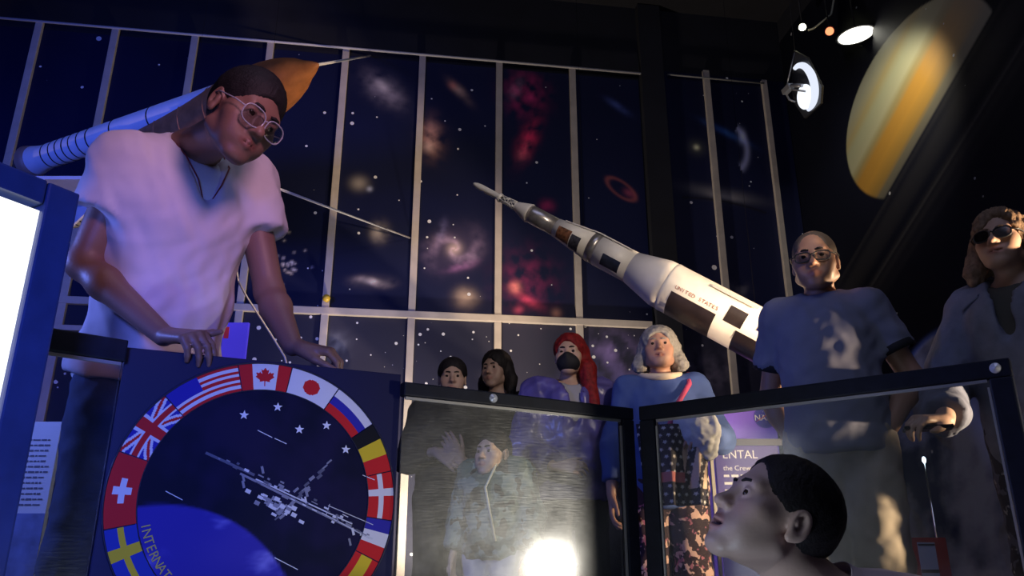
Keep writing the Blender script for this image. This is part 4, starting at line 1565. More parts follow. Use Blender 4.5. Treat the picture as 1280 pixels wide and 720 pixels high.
MB().box(lp(-Wl - 0.033, (Zt + 0.05) / 2, -0.02), (0.064, 0.07, Zt + 0.05), LM, bevel=0.005).build('frame_post', M_blue_frame, lb)
MB().box(lp(-Wl / 2, Zt + 0.026, -0.02), (Wl - 0.004, 0.07, 0.05), LM, bevel=0.005).build('frame_rail', M_blue_frame, lb)
MB().box(lp(-Wl / 2, 0.1, -0.02), (Wl - 0.004, 0.07, 0.2), LM, bevel=0.005).build('frame_rail', M_blue_frame, lb)
MB().box(lp(-Wl / 2, Zt / 2, -0.035), (Wl - 0.004, 0.02, Zt), LM).build('back_plate', M_blue_frame, lb)

# ================================================================== info boards and signs
def info_board(name, px0, px1, ytop, Y, zbot, label, az=0.0, mats=None, cat='sign', legs=True, th=0.02):
    a, b = P(px0, ytop, Y), P(px1, ytop, Y)
    d = np.array([math.cos(math.radians(az)), math.sin(math.radians(az))])
    W_ = (b.x - a.x) / max(0.2, math.cos(math.radians(az))); zt = a.z
    root = empty(name, (a.x + d[0] * W_ / 2, a.y + d[1] * W_ / 2, 0), 0, label, cat)
    n = np.array([d[1], -d[0]])
    pt = lambda x, z, o=0.0: Vector((a.x + d[0] * x + n[0] * o, a.y + d[1] * x + n[1] * o, z))
    R = Matrix(((d[0], -n[0], 0), (d[1], -n[1], 0), (0, 0, 1)))
    MB().box(pt(W_ / 2, (zt + zbot) / 2, -th / 2), (W_, th, zt - zbot), R, bevel=0.002).build('board', mats, root)
    if legs and zbot > 0.05:
        for x in (0.06 * W_ + 0.01, W_ * 0.94 - 0.01):
            MB().box(pt(x, zbot / 2 + 0.0, -th - 0.012), (0.02, 0.02, zbot + 0.1), R).build('leg', M_black_frame, root)
    return root, pt, R, W_, zt, d, n


def dash_line(pt, R, x0, z, width, h, m, parent, rs):
    """one line of print too small to read: a row of word-long dashes"""
    g = MB(); x = x0
    while x < x0 + width - 0.012:
        L = min(rs.uniform(0.6, 2.6) * h * 1.6, x0 + width - x)
        g.box(pt(x + L / 2, z, 0.001), (L, 0.001, h * rs.uniform(0.7, 1.0)), R)
        x += L + h * 0.7
    tag(g.build('text_line', m, parent), kind='stuff')


M_dark_text = mat('dark_text', (0.08, 0.08, 0.14), 0.6)
M_purple = mat('purple_glow_print', (0.17, 0.08, 0.55), 0.5, noise=(6, 0.15), emit=(0.15, 0.07, 0.50), estr=0.32)  # print given its own glow to keep the purple vivid
M_purple_dk = mat('dark_purple_glow_print', (0.07, 0.05, 0.22), 0.5, emit=(0.08, 0.05, 0.26), estr=0.25)  # darker print, also brightened by an added glow
M_lett = mat('white_lettering', (0.8, 0.8, 0.85), 0.5)
Xd = lambda d: Vector((d[0], d[1], 0))

# tall purple header with the round agency emblem
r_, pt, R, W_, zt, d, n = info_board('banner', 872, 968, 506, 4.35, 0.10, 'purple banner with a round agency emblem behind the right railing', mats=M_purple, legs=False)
c = P(956, 522, 4.349)
cx = c.x - pt(0, 0).x
M = face_matrix(pt(cx, c.z, 0.001), Xd(d), (0, 0, 1))
MB().lathe([(0.058, 0), (0.058, 0.002), (0, 0.002)], M, 32, smooth=False).build('round_emblem', mat('emblem_blue', (0.05, 0.06, 0.5), 0.5), r_)
em = r_.children[-1]
text_mesh('letters', 'NASA', face_matrix(pt(cx, c.z - 0.016, 0.0035), Xd(d), (0, 0, 1)), 0.045, M_lett, em, 0.0005, 'CENTER')
MB().tube([pt(cx - 0.05, c.z - 0.022, 0.0035), pt(cx, c.z + 0.008, 0.004), pt(cx + 0.048, c.z + 0.04, 0.0035)], [0.001, 0.0022, 0.001], 6).build('red_swoosh', mat('red_print', (0.6, 0.03, 0.04), 0.5), em)
for k in range(9):
    a = k * 2.4
    MB().sphere(pt(cx + 0.042 * math.cos(a) * (0.5 + 0.05 * k), c.z + 0.042 * math.sin(a) * (0.5 + 0.05 * k), 0.003), 0.0016, 6, 4).build('printed_star', M_lett, em)
# framed text board in front of it
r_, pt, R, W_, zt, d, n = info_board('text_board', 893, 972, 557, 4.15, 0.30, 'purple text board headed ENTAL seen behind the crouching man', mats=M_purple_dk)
text_mesh('heading', 'ENTAL', face_matrix(pt(0.035, P(905, 573, 4.15).z, 0.001), Xd(d), (0, 0, 1)), 0.060, M_lett, r_, 0.0005)
rs = random.Random(4)
text_mesh('text_line', 'the Crewed Dem', face_matrix(pt(0.035, P(905, 588, 4.15).z, 0.001), Xd(d), (0, 0, 1)), 0.036, M_lett, r_, 0.0004)
for k in range(1, 8):
    dash_line(pt, R, 0.035, P(905, 588 + k * 9.4, 4.15).z + 0.010, W_ - 0.07, 0.016, M_lett, r_, rs)
M_pale_frame = mat('pale_metal_frame', (0.5, 0.47, 0.42), 0.4, 0.4)
g = MB()
g.box(pt(-0.018, zt / 2 + 0.0, -0.012), (0.016, 0.02, zt + 0.03), R)
g.build('frame_post', M_pale_frame, r_)
MB().box(pt(W_ / 2, zt + 0.018, -0.012), (W_ + 0.05, 0.022, 0.034), R).build('frame_rail', mat('grey_frame', (0.09, 0.09, 0.12), 0.5), r_)
# low colour board further left
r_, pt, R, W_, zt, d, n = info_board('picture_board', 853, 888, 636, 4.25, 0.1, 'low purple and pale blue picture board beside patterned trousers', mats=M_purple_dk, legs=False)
z1 = P(870, 672, 4.25).z; z2 = P(870, 703, 4.25).z
MB().box(pt(W_ / 2, (z1 + z2) / 2, 0.001), (W_ * 0.96, 0.002, z1 - z2), R).build('pale_picture', mat('pale_blue_print', (0.35, 0.42, 0.5), 0.5, noise=(12, 0.5)), r_)
for k in range(4):
    dash_line(pt, R, 0.012, P(860, 643 + k * 6, 4.25).z, W_ - 0.03, 0.010, M_lett, r_, rs)

# white text board at the left, seen through the left railing
r_, pt, R, W_, zt, d, n = info_board('text_board', 26, 78, 527, 2.62, 0.05, 'white text board with a blue picture beside the light box', mats=mat('white_board', (0.55, 0.56, 0.66), 0.5), legs=False)
rs = random.Random(9)
for k in range(13):
    dash_line(pt, R, 0.012, zt - 0.06 - k * 0.017, W_ - 0.03, 0.006, M_dark_text, r_, rs)
MB().box(pt(W_ / 2, zt - 0.42, 0.001), (W_, 0.002, 0.26), R).build('blue_picture', mat('blue_picture_print', (0.12, 0.16, 0.4), 0.5, noise=(9, 0.7)), r_)
MB().box(pt(-0.02, zt / 2 + 0.06, 0.0), (0.016, 0.03, zt + 0.12), R).build('frame_post', mat('pink_beige_metal', (0.5, 0.34, 0.3), 0.4), r_)

# small purple card behind the young man
r_, pt, R, W_, zt, d, n = info_board('sign', 280, 311, 403, 3.6, 1.0, 'small bright purple sign between the young man and his arm', mats=mat('violet_glow_card', (0.05, 0.035, 0.70), 0.5, emit=(0.07, 0.05, 0.80), estr=0.45), legs=True)  # card brightened by a glow put into its material
MB().box(pt(0.018, zt - 0.05, 0.001), (0.022, 0.002, 0.055), R).build('red_mark', mat('red_mark_print', (0.7, 0.05, 0.1), 0.5), r_)

# red framed panel low at the right with a small lamp above, its reflected streak built as a rod
r_, pt, R, W_, zt, d, n = info_board('text_board', 1130, 1182, 672, 3.7, 0.05, 'red framed board with a pale sheet, low behind the right railing', mats=mat('red_board', (0.26, 0.012, 0.016), 0.5), legs=False)
MB().box(pt(W_ / 2, zt - 0.115, 0.001), (W_ * 0.42, 0.002, 0.19), R).build('sheet', mat('pale_sheet', (0.32, 0.38, 0.46), 0.5), r_)
MB().box(pt(W_ / 2, zt - 0.14, 0.003), (W_ * 0.42, 0.002, 0.014), R).build('dark_bar', M_black_paint, r_)
MB().box(pt(W_ / 2, zt - 0.030, 0.003), (W_ * 0.40, 0.002, 0.008), R).build('dark_bar', M_black_paint, r_)
a = P(1155, 575, 3.9)
st = empty('led_streak', (a.x, a.y, 0), 0, 'small bluish white lamp over a thin rod standing for its reflected streak, behind the right railing', 'lamp')
MB().tube([(a.x, a.y, 0.012), (a.x, a.y, a.z - 0.015)], 0.006, 8).build('rod', M_chrome, st)  # rod put in for the lamp's reflected streak
MB().lathe([(0.06, 0), (0.06, 0.008), (0.01, 0.014), (0, 0.014)], Matrix.Translation((a.x, a.y, 0)), 20).build('base', M_black_frame, st)
MB().sphere(a, (0.009, 0.009, 0.016), 10, 8).build('bulb', emat('blue_white_bulb', (0.7, 0.85, 1.0), 6.0), st)

# hanging white cable by the young man's arm, and the yellow bobble on the moulding
MB_c = MB().tube([P(298, 352, 3.2), P(309, 372, 3.2), P(322, 392, 3.2), P(340, 420, 3.2), P(356, 446, 3.2), P(362, 470, 3.2)] + [P(364, 560, 3.2)], 0.004, 8)
top = P(298, 352, 3.2)
MB_c.tube([top, P(292, 300, 3.3), P(296, 214, 3.62)], 0.003, 6)
tag(MB_c.build('cable', mat('white_cable', (0.6, 0.58, 0.6), 0.4)), 'thin white cable hanging behind the young man and his right-hand arm', 'cable')
c = P(409, 377, 5.93)
ub, zb_ = on_back(409, 377)
tag(MB().sphere(bw(ub, zb_, 0.085), 0.03, 14, 10).tube([bw(ub, zb_, 0.05), bw(ub, zb_, 0.075)], 0.012, 8).build('knob', mat('yellow_knob', (0.75, 0.5, 0.05), 0.3)), 'small yellow ball knob on the pale wall moulding', 'knob')

M_wire = mat('dark_wire', (0.004, 0.004, 0.005), 0.8, spec=0.05)
# ================================================================== hanging moon rocket
r_tip, r_far = P(591, 229, 4.0), P(966, 428, 3.62)
axr = (r_far - r_tip).normalized(); Lvis = (r_far - r_tip).length
US = Lvis / 73.0
rk = empty('model_rocket', tuple(r_tip + axr * 45 * US), 0, 'white three-stage moon rocket model with black panels, hanging aslant at centre', 'model rocket')
toc = (Vector((0, 0, CAM_Z)) - (r_tip + axr * 40 * US)); toc = (toc - axr * toc.dot(axr)).normalized()   # towards the visitors
ey = axr.cross(toc)
MR = Matrix((toc, ey, axr)).transposed().to_4x4(); MR.translation = r_tip
M_rk = mat('rocket_white', (0.80, 0.77, 0.72), 0.42, noise=(14, 0.08))
M_rk_pale = mat('rocket_cone_white', (0.84, 0.80, 0.76), 0.45, noise=(14, 0.05))
M_rk_silver = mat('rocket_silver', (0.42, 0.40, 0.40), 0.3, 0.7, noise=(30, 0.3))
M_rk_brown = mat('rocket_black_paint', (0.060, 0.042, 0.036), 0.35, noise=(12, 0.3))
sc_ = lambda prof: [(r * US, z * US) for r, z in prof]
MB().lathe(sc_([(0, 0), (0.35, 0.4), (0.62, 1.2), (0.72, 2.2), (0.72, 7.2), (1.0, 7.6), (1.0, 8.0), (0.6, 8.2)]), MR, 20).build('escape_tower', M_rk, rk)
g = MB()
nod = lambda r, a, z: MR @ Vector((r * math.cos(a) * US, r * math.sin(a) * US, z * US))
for k in range(4):
    a = k * PI / 2 + 0.4
    g.tube([nod(0.75, a, 8.0), nod(1.05, a, 12.2)], 0.13 * US, 6)
    for z0_, z1_ in ((8.2, 10.1), (10.1, 12.0)):
        r0, r1 = 0.75 + 0.07 * (z0_ - 8), 0.75 + 0.07 * (z1_ - 8)
        g.tube([nod(r0, a, z0_), nod(r1, a + PI / 2, z1_)], 0.1 * US, 5)
        g.tube([nod(r1, a, z1_), nod(r0, a + PI / 2, z0_)], 0.1 * US, 5)
        g.tube([nod(r1, a, z1_), nod(r1, a + PI / 2, z1_)], 0.1 * US, 5)
g.build('tower_truss', M_rk, rk)
MB().lathe(sc_([(0.0, 11.9), (0.7, 12.0), (1.1, 12.4), (2.0, 15.3), (2.15, 15.8), (2.1, 16.0), (0, 16.0)]), MR, 28).build('command_capsule', M_rk_pale, rk)
MB().lathe(sc_([(0, 16.0), (1.95, 16.0), (1.98, 17.0), (1.95, 23.0), (0, 23.0)]), MR, 32).build('service_module', M_rk_silver, rk)
MB().lathe(sc_([(0, 23.0), (2.05, 23.0), (3.28, 32.0), (0, 32.0)]), MR, 36).build('adapter_cone', M_rk, rk)
MB().lathe(sc_([(0, 32.0), (3.33, 32.0), (3.33, 33.9), (0, 33.9)]), MR, 36).build('instrument_ring', M_rk_silver, rk)
MB().lathe(sc_([(0, 33.9), (3.38, 33.9), (3.38, 41.8), (0, 41.8)]), MR, 40).build('third_stage', M_rk, rk)
MB().lathe(sc_([(0, 41.8), (3.40, 41.8), (5.0, 48.5), (5.05, 50.3), (0, 50.3)]), MR, 48).build('interstage_cone', M_rk_pale, rk)
MB().lathe(sc_([(0, 50.3), (5.09, 50.3), (5.12, 50.4), (5.12, 50.9), (5.07, 51.0), (5.07, 76.0), (0, 76.0)]), MR, 48).build('second_stage', M_rk, rk)
MB().lathe(sc_([(0, 76.0), (5.07, 76.0), (5.07, 90.0), (0, 90.0)]), MR, 40).build('first_stage', M_rk_brown, rk)
for k in range(4):
    a = k * PI / 2 + PI / 4
    g = MB()
    M2 = MR @ Matrix.Translation((2.6 * math.cos(a) * US, 2.6 * math.sin(a) * US, 0))
    g.lathe(sc_([(0.7, 90), (1.0, 91.5), (1.7, 94), (1.6, 94), (0.6, 90.2)]), M2, 20)
    g.build('engine_bell', M_rk_silver, rk)


def patch(name, z0, z1, a0, a1, rf, m, lift=0.05, rib=0):
    """curved plate lying on the hull; angles from the side towards the visitors, + is downwards"""
    g = MB()
    n = max(3, int(abs(a1 - a0) / 6))
    k = 4
    vs = [[MR @ Vector(((rf(z0 + (z1 - z0) * j / k) + lift) * US * math.cos(math.radians(a0 + (a1 - a0) * i / n)),
                        (rf(z0 + (z1 - z0) * j / k) + lift) * US * math.sin(math.radians(a0 + (a1 - a0) * i / n)), (z0 + (z1 - z0) * j / k) * US)) for i in range(n + 1)] for j in range(k + 1)]
    vv = [[g.bm.verts.new(p) for p in row] for row in vs]
    for j in range(k):
        for i in range(n):
            f = g.bm.faces.new((vv[j][i], vv[j][i + 1], vv[j + 1][i + 1], vv[j + 1][i])); f.smooth = True
    return g.build(name, m, rk)


sgn = 1 if (MR.to_3x3() @ Vector((0, 1, 0))).z < 0 else -1
D_ = lambda a: a * sgn
r_sla = lambda z: 2.05 + (z - 23) * (3.28 - 2.05) / 9
patch('picture_patch', 24.2, 27.6, D_(-18), D_(52), r_sla, mat('rust_picture_print', (0.20, 0.085, 0.045), 0.5, noise=(60, 0.8)))
patch('picture_patch', 27.8, 30.2, D_(-8), D_(60), r_sla, mat('blue_grey_picture_print', (0.05, 0.05, 0.07), 0.5, noise=(70, 0.9)))
r_4b = lambda z: 3.38
patch('black_square', 36.0, 40.2, D_(2), D_(46), r_4b, mat('blue_black_panel', (0.025, 0.03, 0.05), 0.35, noise=(30, 0.5)))
r_2 = lambda z: 5.07
patch('black_panel', 52.4, 62.0, D_(4), D_(100), r_2, M_rk_brown)
patch('black_square', 63.6, 67.2, D_(-30), D_(8), r_2, M_rk_brown)
patch('black_panel', 66.6, 73.6, D_(14), D_(105), r_2, M_rk_brown)
patch('flag_red', 69.8, 73.4, D_(-48), D_(-6), r_2, mat('faded_red_print', (0.50, 0.17, 0.12), 0.5, noise=(20, 0.2)))
patch('flag_blue', 69.8, 71.4, D_(-20), D_(-6), r_2, mat('flag_blue_print', (0.05, 0.05, 0.25), 0.5), 0.09)
patch('cable_duct', 58.5, 68.0, D_(-58), D_(-48), r_2, M_rk_pale, 0.35)
patch('cable_duct', 24.5, 40.8, D_(-66), D_(-58), lambda z: r_sla(z) if z < 32 else 3.38, M_rk_pale, 0.3)
# lettering down the hull
for i, ch in enumerate('UNITED STATES'):
    if ch == ' ': continue
    zc = 53.0 + i * 0.72; al = math.radians(D_(-4))
    nrm_ = (MR.to_3x3() @ Vector((math.cos(al), math.sin(al), 0))).normalized()
    tx = axr; ty = nrm_.cross(axr).normalized()
    o_ = MR @ Vector((5.12 * US * math.cos(al), 5.12 * US * math.sin(al), zc * US))
    text_mesh('letter', ch, face_matrix(o_, tx, ty), 0.026, mat('brick_red_letter', (0.45, 0.16, 0.12), 0.5) if i == 0 else bpy.data.materials['brick_red_letter'], rk, 0.0003, 'CENTER')
for z in (30.0, 70.0):
    p = MR @ Vector((0, 0, z * US))
    MB().tube([p, (p.x, p.y, H_ROOM)], 0.0007, 5).build('suspension_wire', M_wire, rk)

# ================================================================== space shuttle model behind the young man
s_aft, s_nose = P(38, 203, 4.4), P(399, 80, 3.4)
sx = (s_nose - s_aft).normalized(); SL = (s_nose - s_aft).length
upv = V(0, 0, 1); upv = (upv - sx * upv.dot(sx)).normalized()
cmv = sx.cross(upv); cmv = cmv if cmv.y < 0 else -cmv
sh = empty('model_shuttle', tuple(s_aft + sx * SL * 0.5), 0, 'space shuttle model with orange tank and white boosters behind the young man', 'model spacecraft')


def sm(origin, x_=sx):
    M = Matrix((upv, cmv, sx)).transposed().to_4x4(); M.translation = origin
    return M


M_or = mat('tank_orange', (0.42, 0.15, 0.05), 0.6, noise=(20, 0.25))
M_sw = mat('shuttle_white', (0.72, 0.72, 0.78), 0.45, noise=(15, 0.06))
Rt = 0.15
e0 = s_aft + sx * SL * 0.40 - upv * 0.10 + V(0, 0.14, 0)
te = s_nose
tx_ = (te - e0)
tax = tx_.normalized()
MT = Matrix((upv, cmv, tax)).transposed().to_4x4(); MT.translation = te
LT = tx_.length
MB().lathe([(0, 0), (0.012, -0.012), (0.03, -0.04)] + [(Rt * math.sin(t * PI / 2) ** 0.72, -0.05 - 0.42 * (t ** 1.25)) for t in (0.15, 0.3, 0.45, 0.6, 0.75, 0.9, 1.0)] + [(Rt, -LT + 0.12), (Rt * 0.8, -LT + 0.05), (0, -LT + 0.02)], MT, 40).build('fuel_tank', M_or, sh)
for k in range(7):
    z = -0.5 - k * 0.2
    MB().lathe([(Rt + 0.001, z - 0.004), (Rt + 0.003, z - 0.002), (Rt + 0.003, z + 0.002), (Rt + 0.001, z + 0.004)], MT, 40).build('tank_rib', M_or, sh)


def booster(o, L):
    M = sm(o)
    r = 0.074
    b_ = MB().lathe([(0.102, 0.0), (0.096, 0.02), (r + 0.002, 0.13), (r, 0.135), (r, L - 0.14), (r * 0.8, L - 0.08), (r * 0.35, L - 0.02), (0, L)], M, 28).build('booster', M_sw, sh)
    MB().lathe([(0.02, -0.05), (0.055, -0.08), (0.06, -0.08), (0.03, 0.0)], M, 20).build('nozzle', M_rk_silver, b_)
    MB().lathe([(0.104, -0.001), (0.098, 0.022), (0.090, 0.06), (0.089, 0.06)], M, 28).build('aft_skirt', mat('skirt_brown', (0.30, 0.19, 0.15), 0.5), b_)
    for z in (0.20, 0.27, 0.33, 0.39, 0.45, 0.52, 0.60, 0.80, 1.10):
        if z < L - 0.2:
            MB().lathe([(r + 0.0005, z - 0.005), (r + 0.002, z - 0.004), (r + 0.002, z + 0.004), (r + 0.0005, z + 0.005)], M, 28).build('band', M_black_paint, b_)
    return b_


booster(s_aft, SL * 0.78)
booster(s_aft - upv * 0.30 + V(0, 0.26, 0), SL * 0.78)
# orbiter slung under the tank
oo, on_ = P(92, 246, 4.35), P(326, 196, 3.55)
ox = (on_ - oo).normalized(); OL = (on_ - oo).length
od = (upv - ox * upv.dot(ox)).normalized(); os_ = ox.cross(od)
MO = Matrix((od, os_, ox)).transposed().to_4x4(); MO.translation = oo
orb = MB().lathe([(0.03, 0.0), (0.075, 0.02), (0.08, 0.1), (0.08, OL - 0.25), (0.065, OL - 0.12), (0.035, OL - 0.03), (0, OL)], MO, 28).build('orbiter', M_sw, sh)
mo = lambda a, b, c: MO @ Vector((a, b, c))
MB().poly([mo(-0.05, 0, OL - 0.35), mo(-0.05, 0.08, OL * 0.55), mo(-0.05, 0.34, 0.12), mo(-0.05, 0.34, 0.02), mo(-0.05, 0, -0.02), mo(-0.05, -0.34, 0.02), mo(-0.05, -0.34, 0.12), mo(-0.05, -0.08, OL * 0.55)], tuple(od * 0.02)).build('wing', M_sw, orb)
MB().poly([mo(-0.07, -0.006, 0.28), mo(-0.25, -0.006, -0.02), mo(-0.25, -0.006, -0.12), mo(-0.07, -0.006, -0.02)], tuple(os_ * 0.012)).build('tail_fin', M_sw, orb)
for q_ in (-1, 1):
    MB().lathe([(0.02, 0.05), (0.04, -0.02), (0.045, -0.06), (0.03, -0.05)], MO @ Matrix.Translation((0.0, q_ * 0.045, 0)), 16).build('engine_bell', M_rk_silver, orb)
p = s_aft + sx * SL * 0.35
for t in (0.3, 0.75):
    p = e0 + tx_ * t
    MB().tube([p, (p.x, p.y, H_ROOM)], 0.0007, 5).build('suspension_wire', M_wire, sh)

# pale stay rods from the shuttle to the hall
M_rod = mat('pale_rod', (0.75, 0.74, 0.78), 0.4)
uA, zA = on_back(463, 74)
tag(MB().tube([te - tax * 0.01, bw(uA, zA, 0.05)], 0.0075, 8).build('stay_rod', M_rod), 'pale stay rod rising from the orange tank tip', 'rod')
uB, zB = on_back(512, 300)
tag(MB().tube([P(322, 226, 3.62), bw(uB, zB, 0.045)], 0.0075, 8).build('stay_rod', M_rod), 'pale stay rod sloping down to the wall right of the young man', 'rod')

# ================================================================== lamps and dish on the right wall
def spotlight(name, pos, aim, label, r, glow, lens_col, body, wide=1.0):
    pos, aim = Vector(pos), Vector(aim)
    d = (aim - pos).normalized()
    M = d.to_track_quat('Z', 'Y').to_matrix().to_4x4() @ Matrix.Diagonal((wide, 1, 1, 1)); M.translation = pos
    root = empty(name, tuple(pos), 0, label, 'lamp')
    MB().lathe([(0.0, -0.13), (r * 0.75, -0.125), (r * 0.9, -0.09), (r, 0.0), (r * 1.1, 0.012), (r * 1.02, 0.014), (r * 0.9, 0.0), (r * 0.9, -0.02)], M, 24).build('housing', body, root)
    MB().lathe([(r * 0.9, -0.004), (r * 0.6, 0.006), (0, 0.01)], M, 24).build('lens', emat(name + '_glow', lens_col, glow), root)
    top = Vector((pos.x, pos.y, H_ROOM))
    MB().tube([M @ Vector((0, r, -0.06)), pos + V(0, 0, r * 1.4), ], 0.006, 6).tube([pos + V(0, 0, r), top], 0.006, 6).build('hanger', M_black_paint, root)
    return root, M


s1, z1 = on_right(1075, 45)
lpos = P(1070, 44, 5.15)
aimp = rw(on_right(1125, 170)[0], on_right(1125, 170)[1])
spotlight('spotlight', lpos, Vector((0.4, 1.5, 2.2)), 'bright white spotlight glaring at the top of the ringed planet', 0.062, 9.0, (1.0, 0.97, 0.82), M_black_paint, 2.3)  # lens and housing stretched sideways to take in the lamp's glare
spotlight('spotlight', P(1003, 34, 5.6), (0.3, 0.0, 1.8), 'small yellow white spotlight by a curved arm under the ceiling', 0.032, 14.0, (1.0, 1.0, 0.65), M_black_paint)
lp2, _ = spotlight('spotlight', P(1037, 39, 5.3), (0.5, 0.5, 1.5), 'small red bodied spotlight left of the bright one', 0.035, 1.5, (1.0, 0.35, 0.15), mat('red_enamel', (0.45, 0.03, 0.02), 0.3))
a = P(1010, 38, 5.5); b = P(1024, 30, 5.45); c = P(1039, 18, 5.4)
tag(MB().tube([a, (a + b) / 2 + V(0, 0, -0.01), b, c, (c.x + 0.2, c.y, H_ROOM)], 0.008, 8).build('bent_conduit', mat('pale_arm', (0.55, 0.55, 0.4), 0.4)), 'curved pale conduit beside the small red spotlight under the ceiling', 'conduit')
# hanging dish: bright ring with its bracket on a dark pointed plate
dc = P(1001, 107, 5.3)
dish = empty('satellite_model', tuple(dc), 0, 'hanging dish model with a glowing white ring and grey bracket', 'model')
dF = Vector((-1.0, -0.22, -0.22)).normalized()
MDq = face_matrix(dc, V(0, 0, 1).cross(dF), V(0, 0, 1) - dF * dF.z)
mdp = lambda x, y, z: MDq @ Vector((x, y, z))
MB().poly([mdp(*p) for p in ((0.02, 0.30, -0.05), (0.13, 0.16, -0.05), (0.17, -0.12, -0.05), (0.10, -0.22, -0.05), (-0.12, -0.22, -0.05), (-0.17, -0.05, -0.05), (-0.15, 0.06, -0.05))], tuple(dF * 0.02)).build('back_plate', mat('smoky_plate', (0.035, 0.035, 0.04), 0.4), dish)
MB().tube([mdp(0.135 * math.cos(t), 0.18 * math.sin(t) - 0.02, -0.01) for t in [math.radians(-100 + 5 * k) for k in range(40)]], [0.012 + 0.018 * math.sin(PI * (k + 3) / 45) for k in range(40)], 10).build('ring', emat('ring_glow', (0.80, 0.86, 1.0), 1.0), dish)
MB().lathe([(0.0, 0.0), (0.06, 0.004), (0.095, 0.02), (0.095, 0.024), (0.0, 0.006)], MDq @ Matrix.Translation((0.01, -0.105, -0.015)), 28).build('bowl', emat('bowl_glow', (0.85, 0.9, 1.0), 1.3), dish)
g = MB()
g.box(mdp(-0.09, 0.03, 0.05), (0.10, 0.045, 0.05), MDq.to_3x3(), bevel=0.006)
g.tube([mdp(-0.04, 0.03, 0.05), mdp(0.05, -0.03, 0.03)], 0.014, 8).tube([mdp(-0.05, 0.0, 0.05), mdp(0.03, -0.07, 0.0)], 0.008, 8)
g.tube([mdp(-0.14, 0.03, 0.04), mdp(-0.15, -0.03, 0.02), mdp(-0.12, -0.07, 0.0)], 0.008, 8).tube([mdp(-0.13, 0.06, 0.03), mdp(0.02, 0.28, -0.03)], 0.006, 8)
g.build('bracket', mat('bracket_grey', (0.4, 0.4, 0.42), 0.35, 0.5), dish)
MB().tube([mdp(0.02, 0.30, -0.04), (dc.x + 0.02, dc.y, H_ROOM)], 0.002, 5).build('suspension_wire', M_black_paint, dish)

# ================================================================== the visitors
M_jeans = mat('dark_jeans', (0.022, 0.04, 0.11), 0.85, noise=(25, 0.35), bump=0.1, bscale=200)
M_black_cloth = mat('black_cloth', (0.012, 0.012, 0.016), 0.85, noise=(20, 0.3))
M_shoe = mat('shoe_black', (0.02, 0.02, 0.025), 0.5)
M_hair_black = mat('black_hair', (0.012, 0.010, 0.012), 0.62, spec=0.25, noise=(60, 0.4), bump=0.25, bscale=220)
M_hair_brown = mat('light_brown_hair', (0.20, 0.13, 0.085), 0.62, spec=0.25, noise=(70, 0.4), bump=0.25, bscale=220)
M_hair_grey = mat('grey_hair', (0.27, 0.26, 0.25), 0.62, spec=0.25, noise=(60, 0.3), bump=0.25, bscale=220)
M_hair_red = mat('red_dyed_hair', (0.20, 0.010, 0.012), 0.62, spec=0.25, noise=(60, 0.5), bump=0.25, bscale=220)


def pattern_mat(name, base, cols, scale, thr=0.5, rough=0.85):
    """blotchy printed cloth: noise thresholds pick colours over the base"""
    m = bpy.data.materials.new(name); m.use_nodes = True
    nt = m.node_tree; b = nt.nodes['Principled BSDF']; b.inputs['Roughness'].default_value = rough
    tc = nt.nodes.new('ShaderNodeTexCoord')
    cur = None
    for i, (c, th) in enumerate(cols):
        mp = nt.nodes.new('ShaderNodeMapping'); mp.inputs['Location'].default_value = (i * 3.7, i * 1.3, i * 5.1)
        nt.links.new(tc.outputs['Object'], mp.inputs['Vector'])
        n = nt.nodes.new('ShaderNodeTexNoise'); n.inputs['Scale'].default_value = scale * (1 + 0.25 * i); n.inputs['Detail'].default_value = 2
        nt.links.new(mp.outputs['Vector'], n.inputs['Vector'])
        g_ = nt.nodes.new('ShaderNodeMapRange'); g_.inputs['From Min'].default_value = th; g_.inputs['From Max'].default_value = th + 0.02
        nt.links.new(n.outputs['Fac'], g_.inputs['Value'])
        mx = nt.nodes.new('ShaderNodeMix'); mx.data_type = 'RGBA'; mx.inputs[7].default_value = (*c, 1)
        if cur is None: mx.inputs[6].default_value = (*base, 1)
        else: nt.links.new(cur, mx.inputs[6])
        nt.links.new(g_.outputs[0], mx.inputs['Factor'])
        cur = mx.outputs[2]
    nt.links.new(cur, b.inputs['Base Color'])
    return m


M_camo = pattern_mat('camouflage_cloth', (0.08, 0.12, 0.10), [((0.18, 0.24, 0.21), 0.52), ((0.018, 0.022, 0.02), 0.57)], 14)
M_floral = pattern_mat('floral_cloth', (0.025, 0.012, 0.02), [((0.55, 0.36, 0.30), 0.56), ((0.35, 0.12, 0.16), 0.62)], 26)
M_floral_blue = pattern_mat('grey_floral_cloth', (0.02, 0.02, 0.035), [((0.10, 0.10, 0.15), 0.54), ((0.34, 0.32, 0.32), 0.63)], 20)


def dress_up(b, root, skin, h=0.006, hk=None, stub=0.0, arms=None, lip=(0.92, 0.68, 0.68), skin_kw={}):
    S = skin_sdf(b, **skin_kw)
    sdf_object('body', S, h, M_skin, root, colf=lambda v: b.head.colors(v, skin, lip, stub))
    eyes(b.head, root)


def person(b, label, group=None):
    o = b.o
    return empty('person', (float(o[0]), float(o[1]), float(o[2])), 0, label, 'person', group)


def arm(b, i, el, wr, hf=None, hn=None, curl=None):
    b.elb[i] = A3(el); b.wri[i] = A3(wr)
    if hf is not None: b.hf[i] = A3(hf)
    if hn is not None: b.hn[i] = A3(hn)
    if curl is not None: b.curl[i] = curl


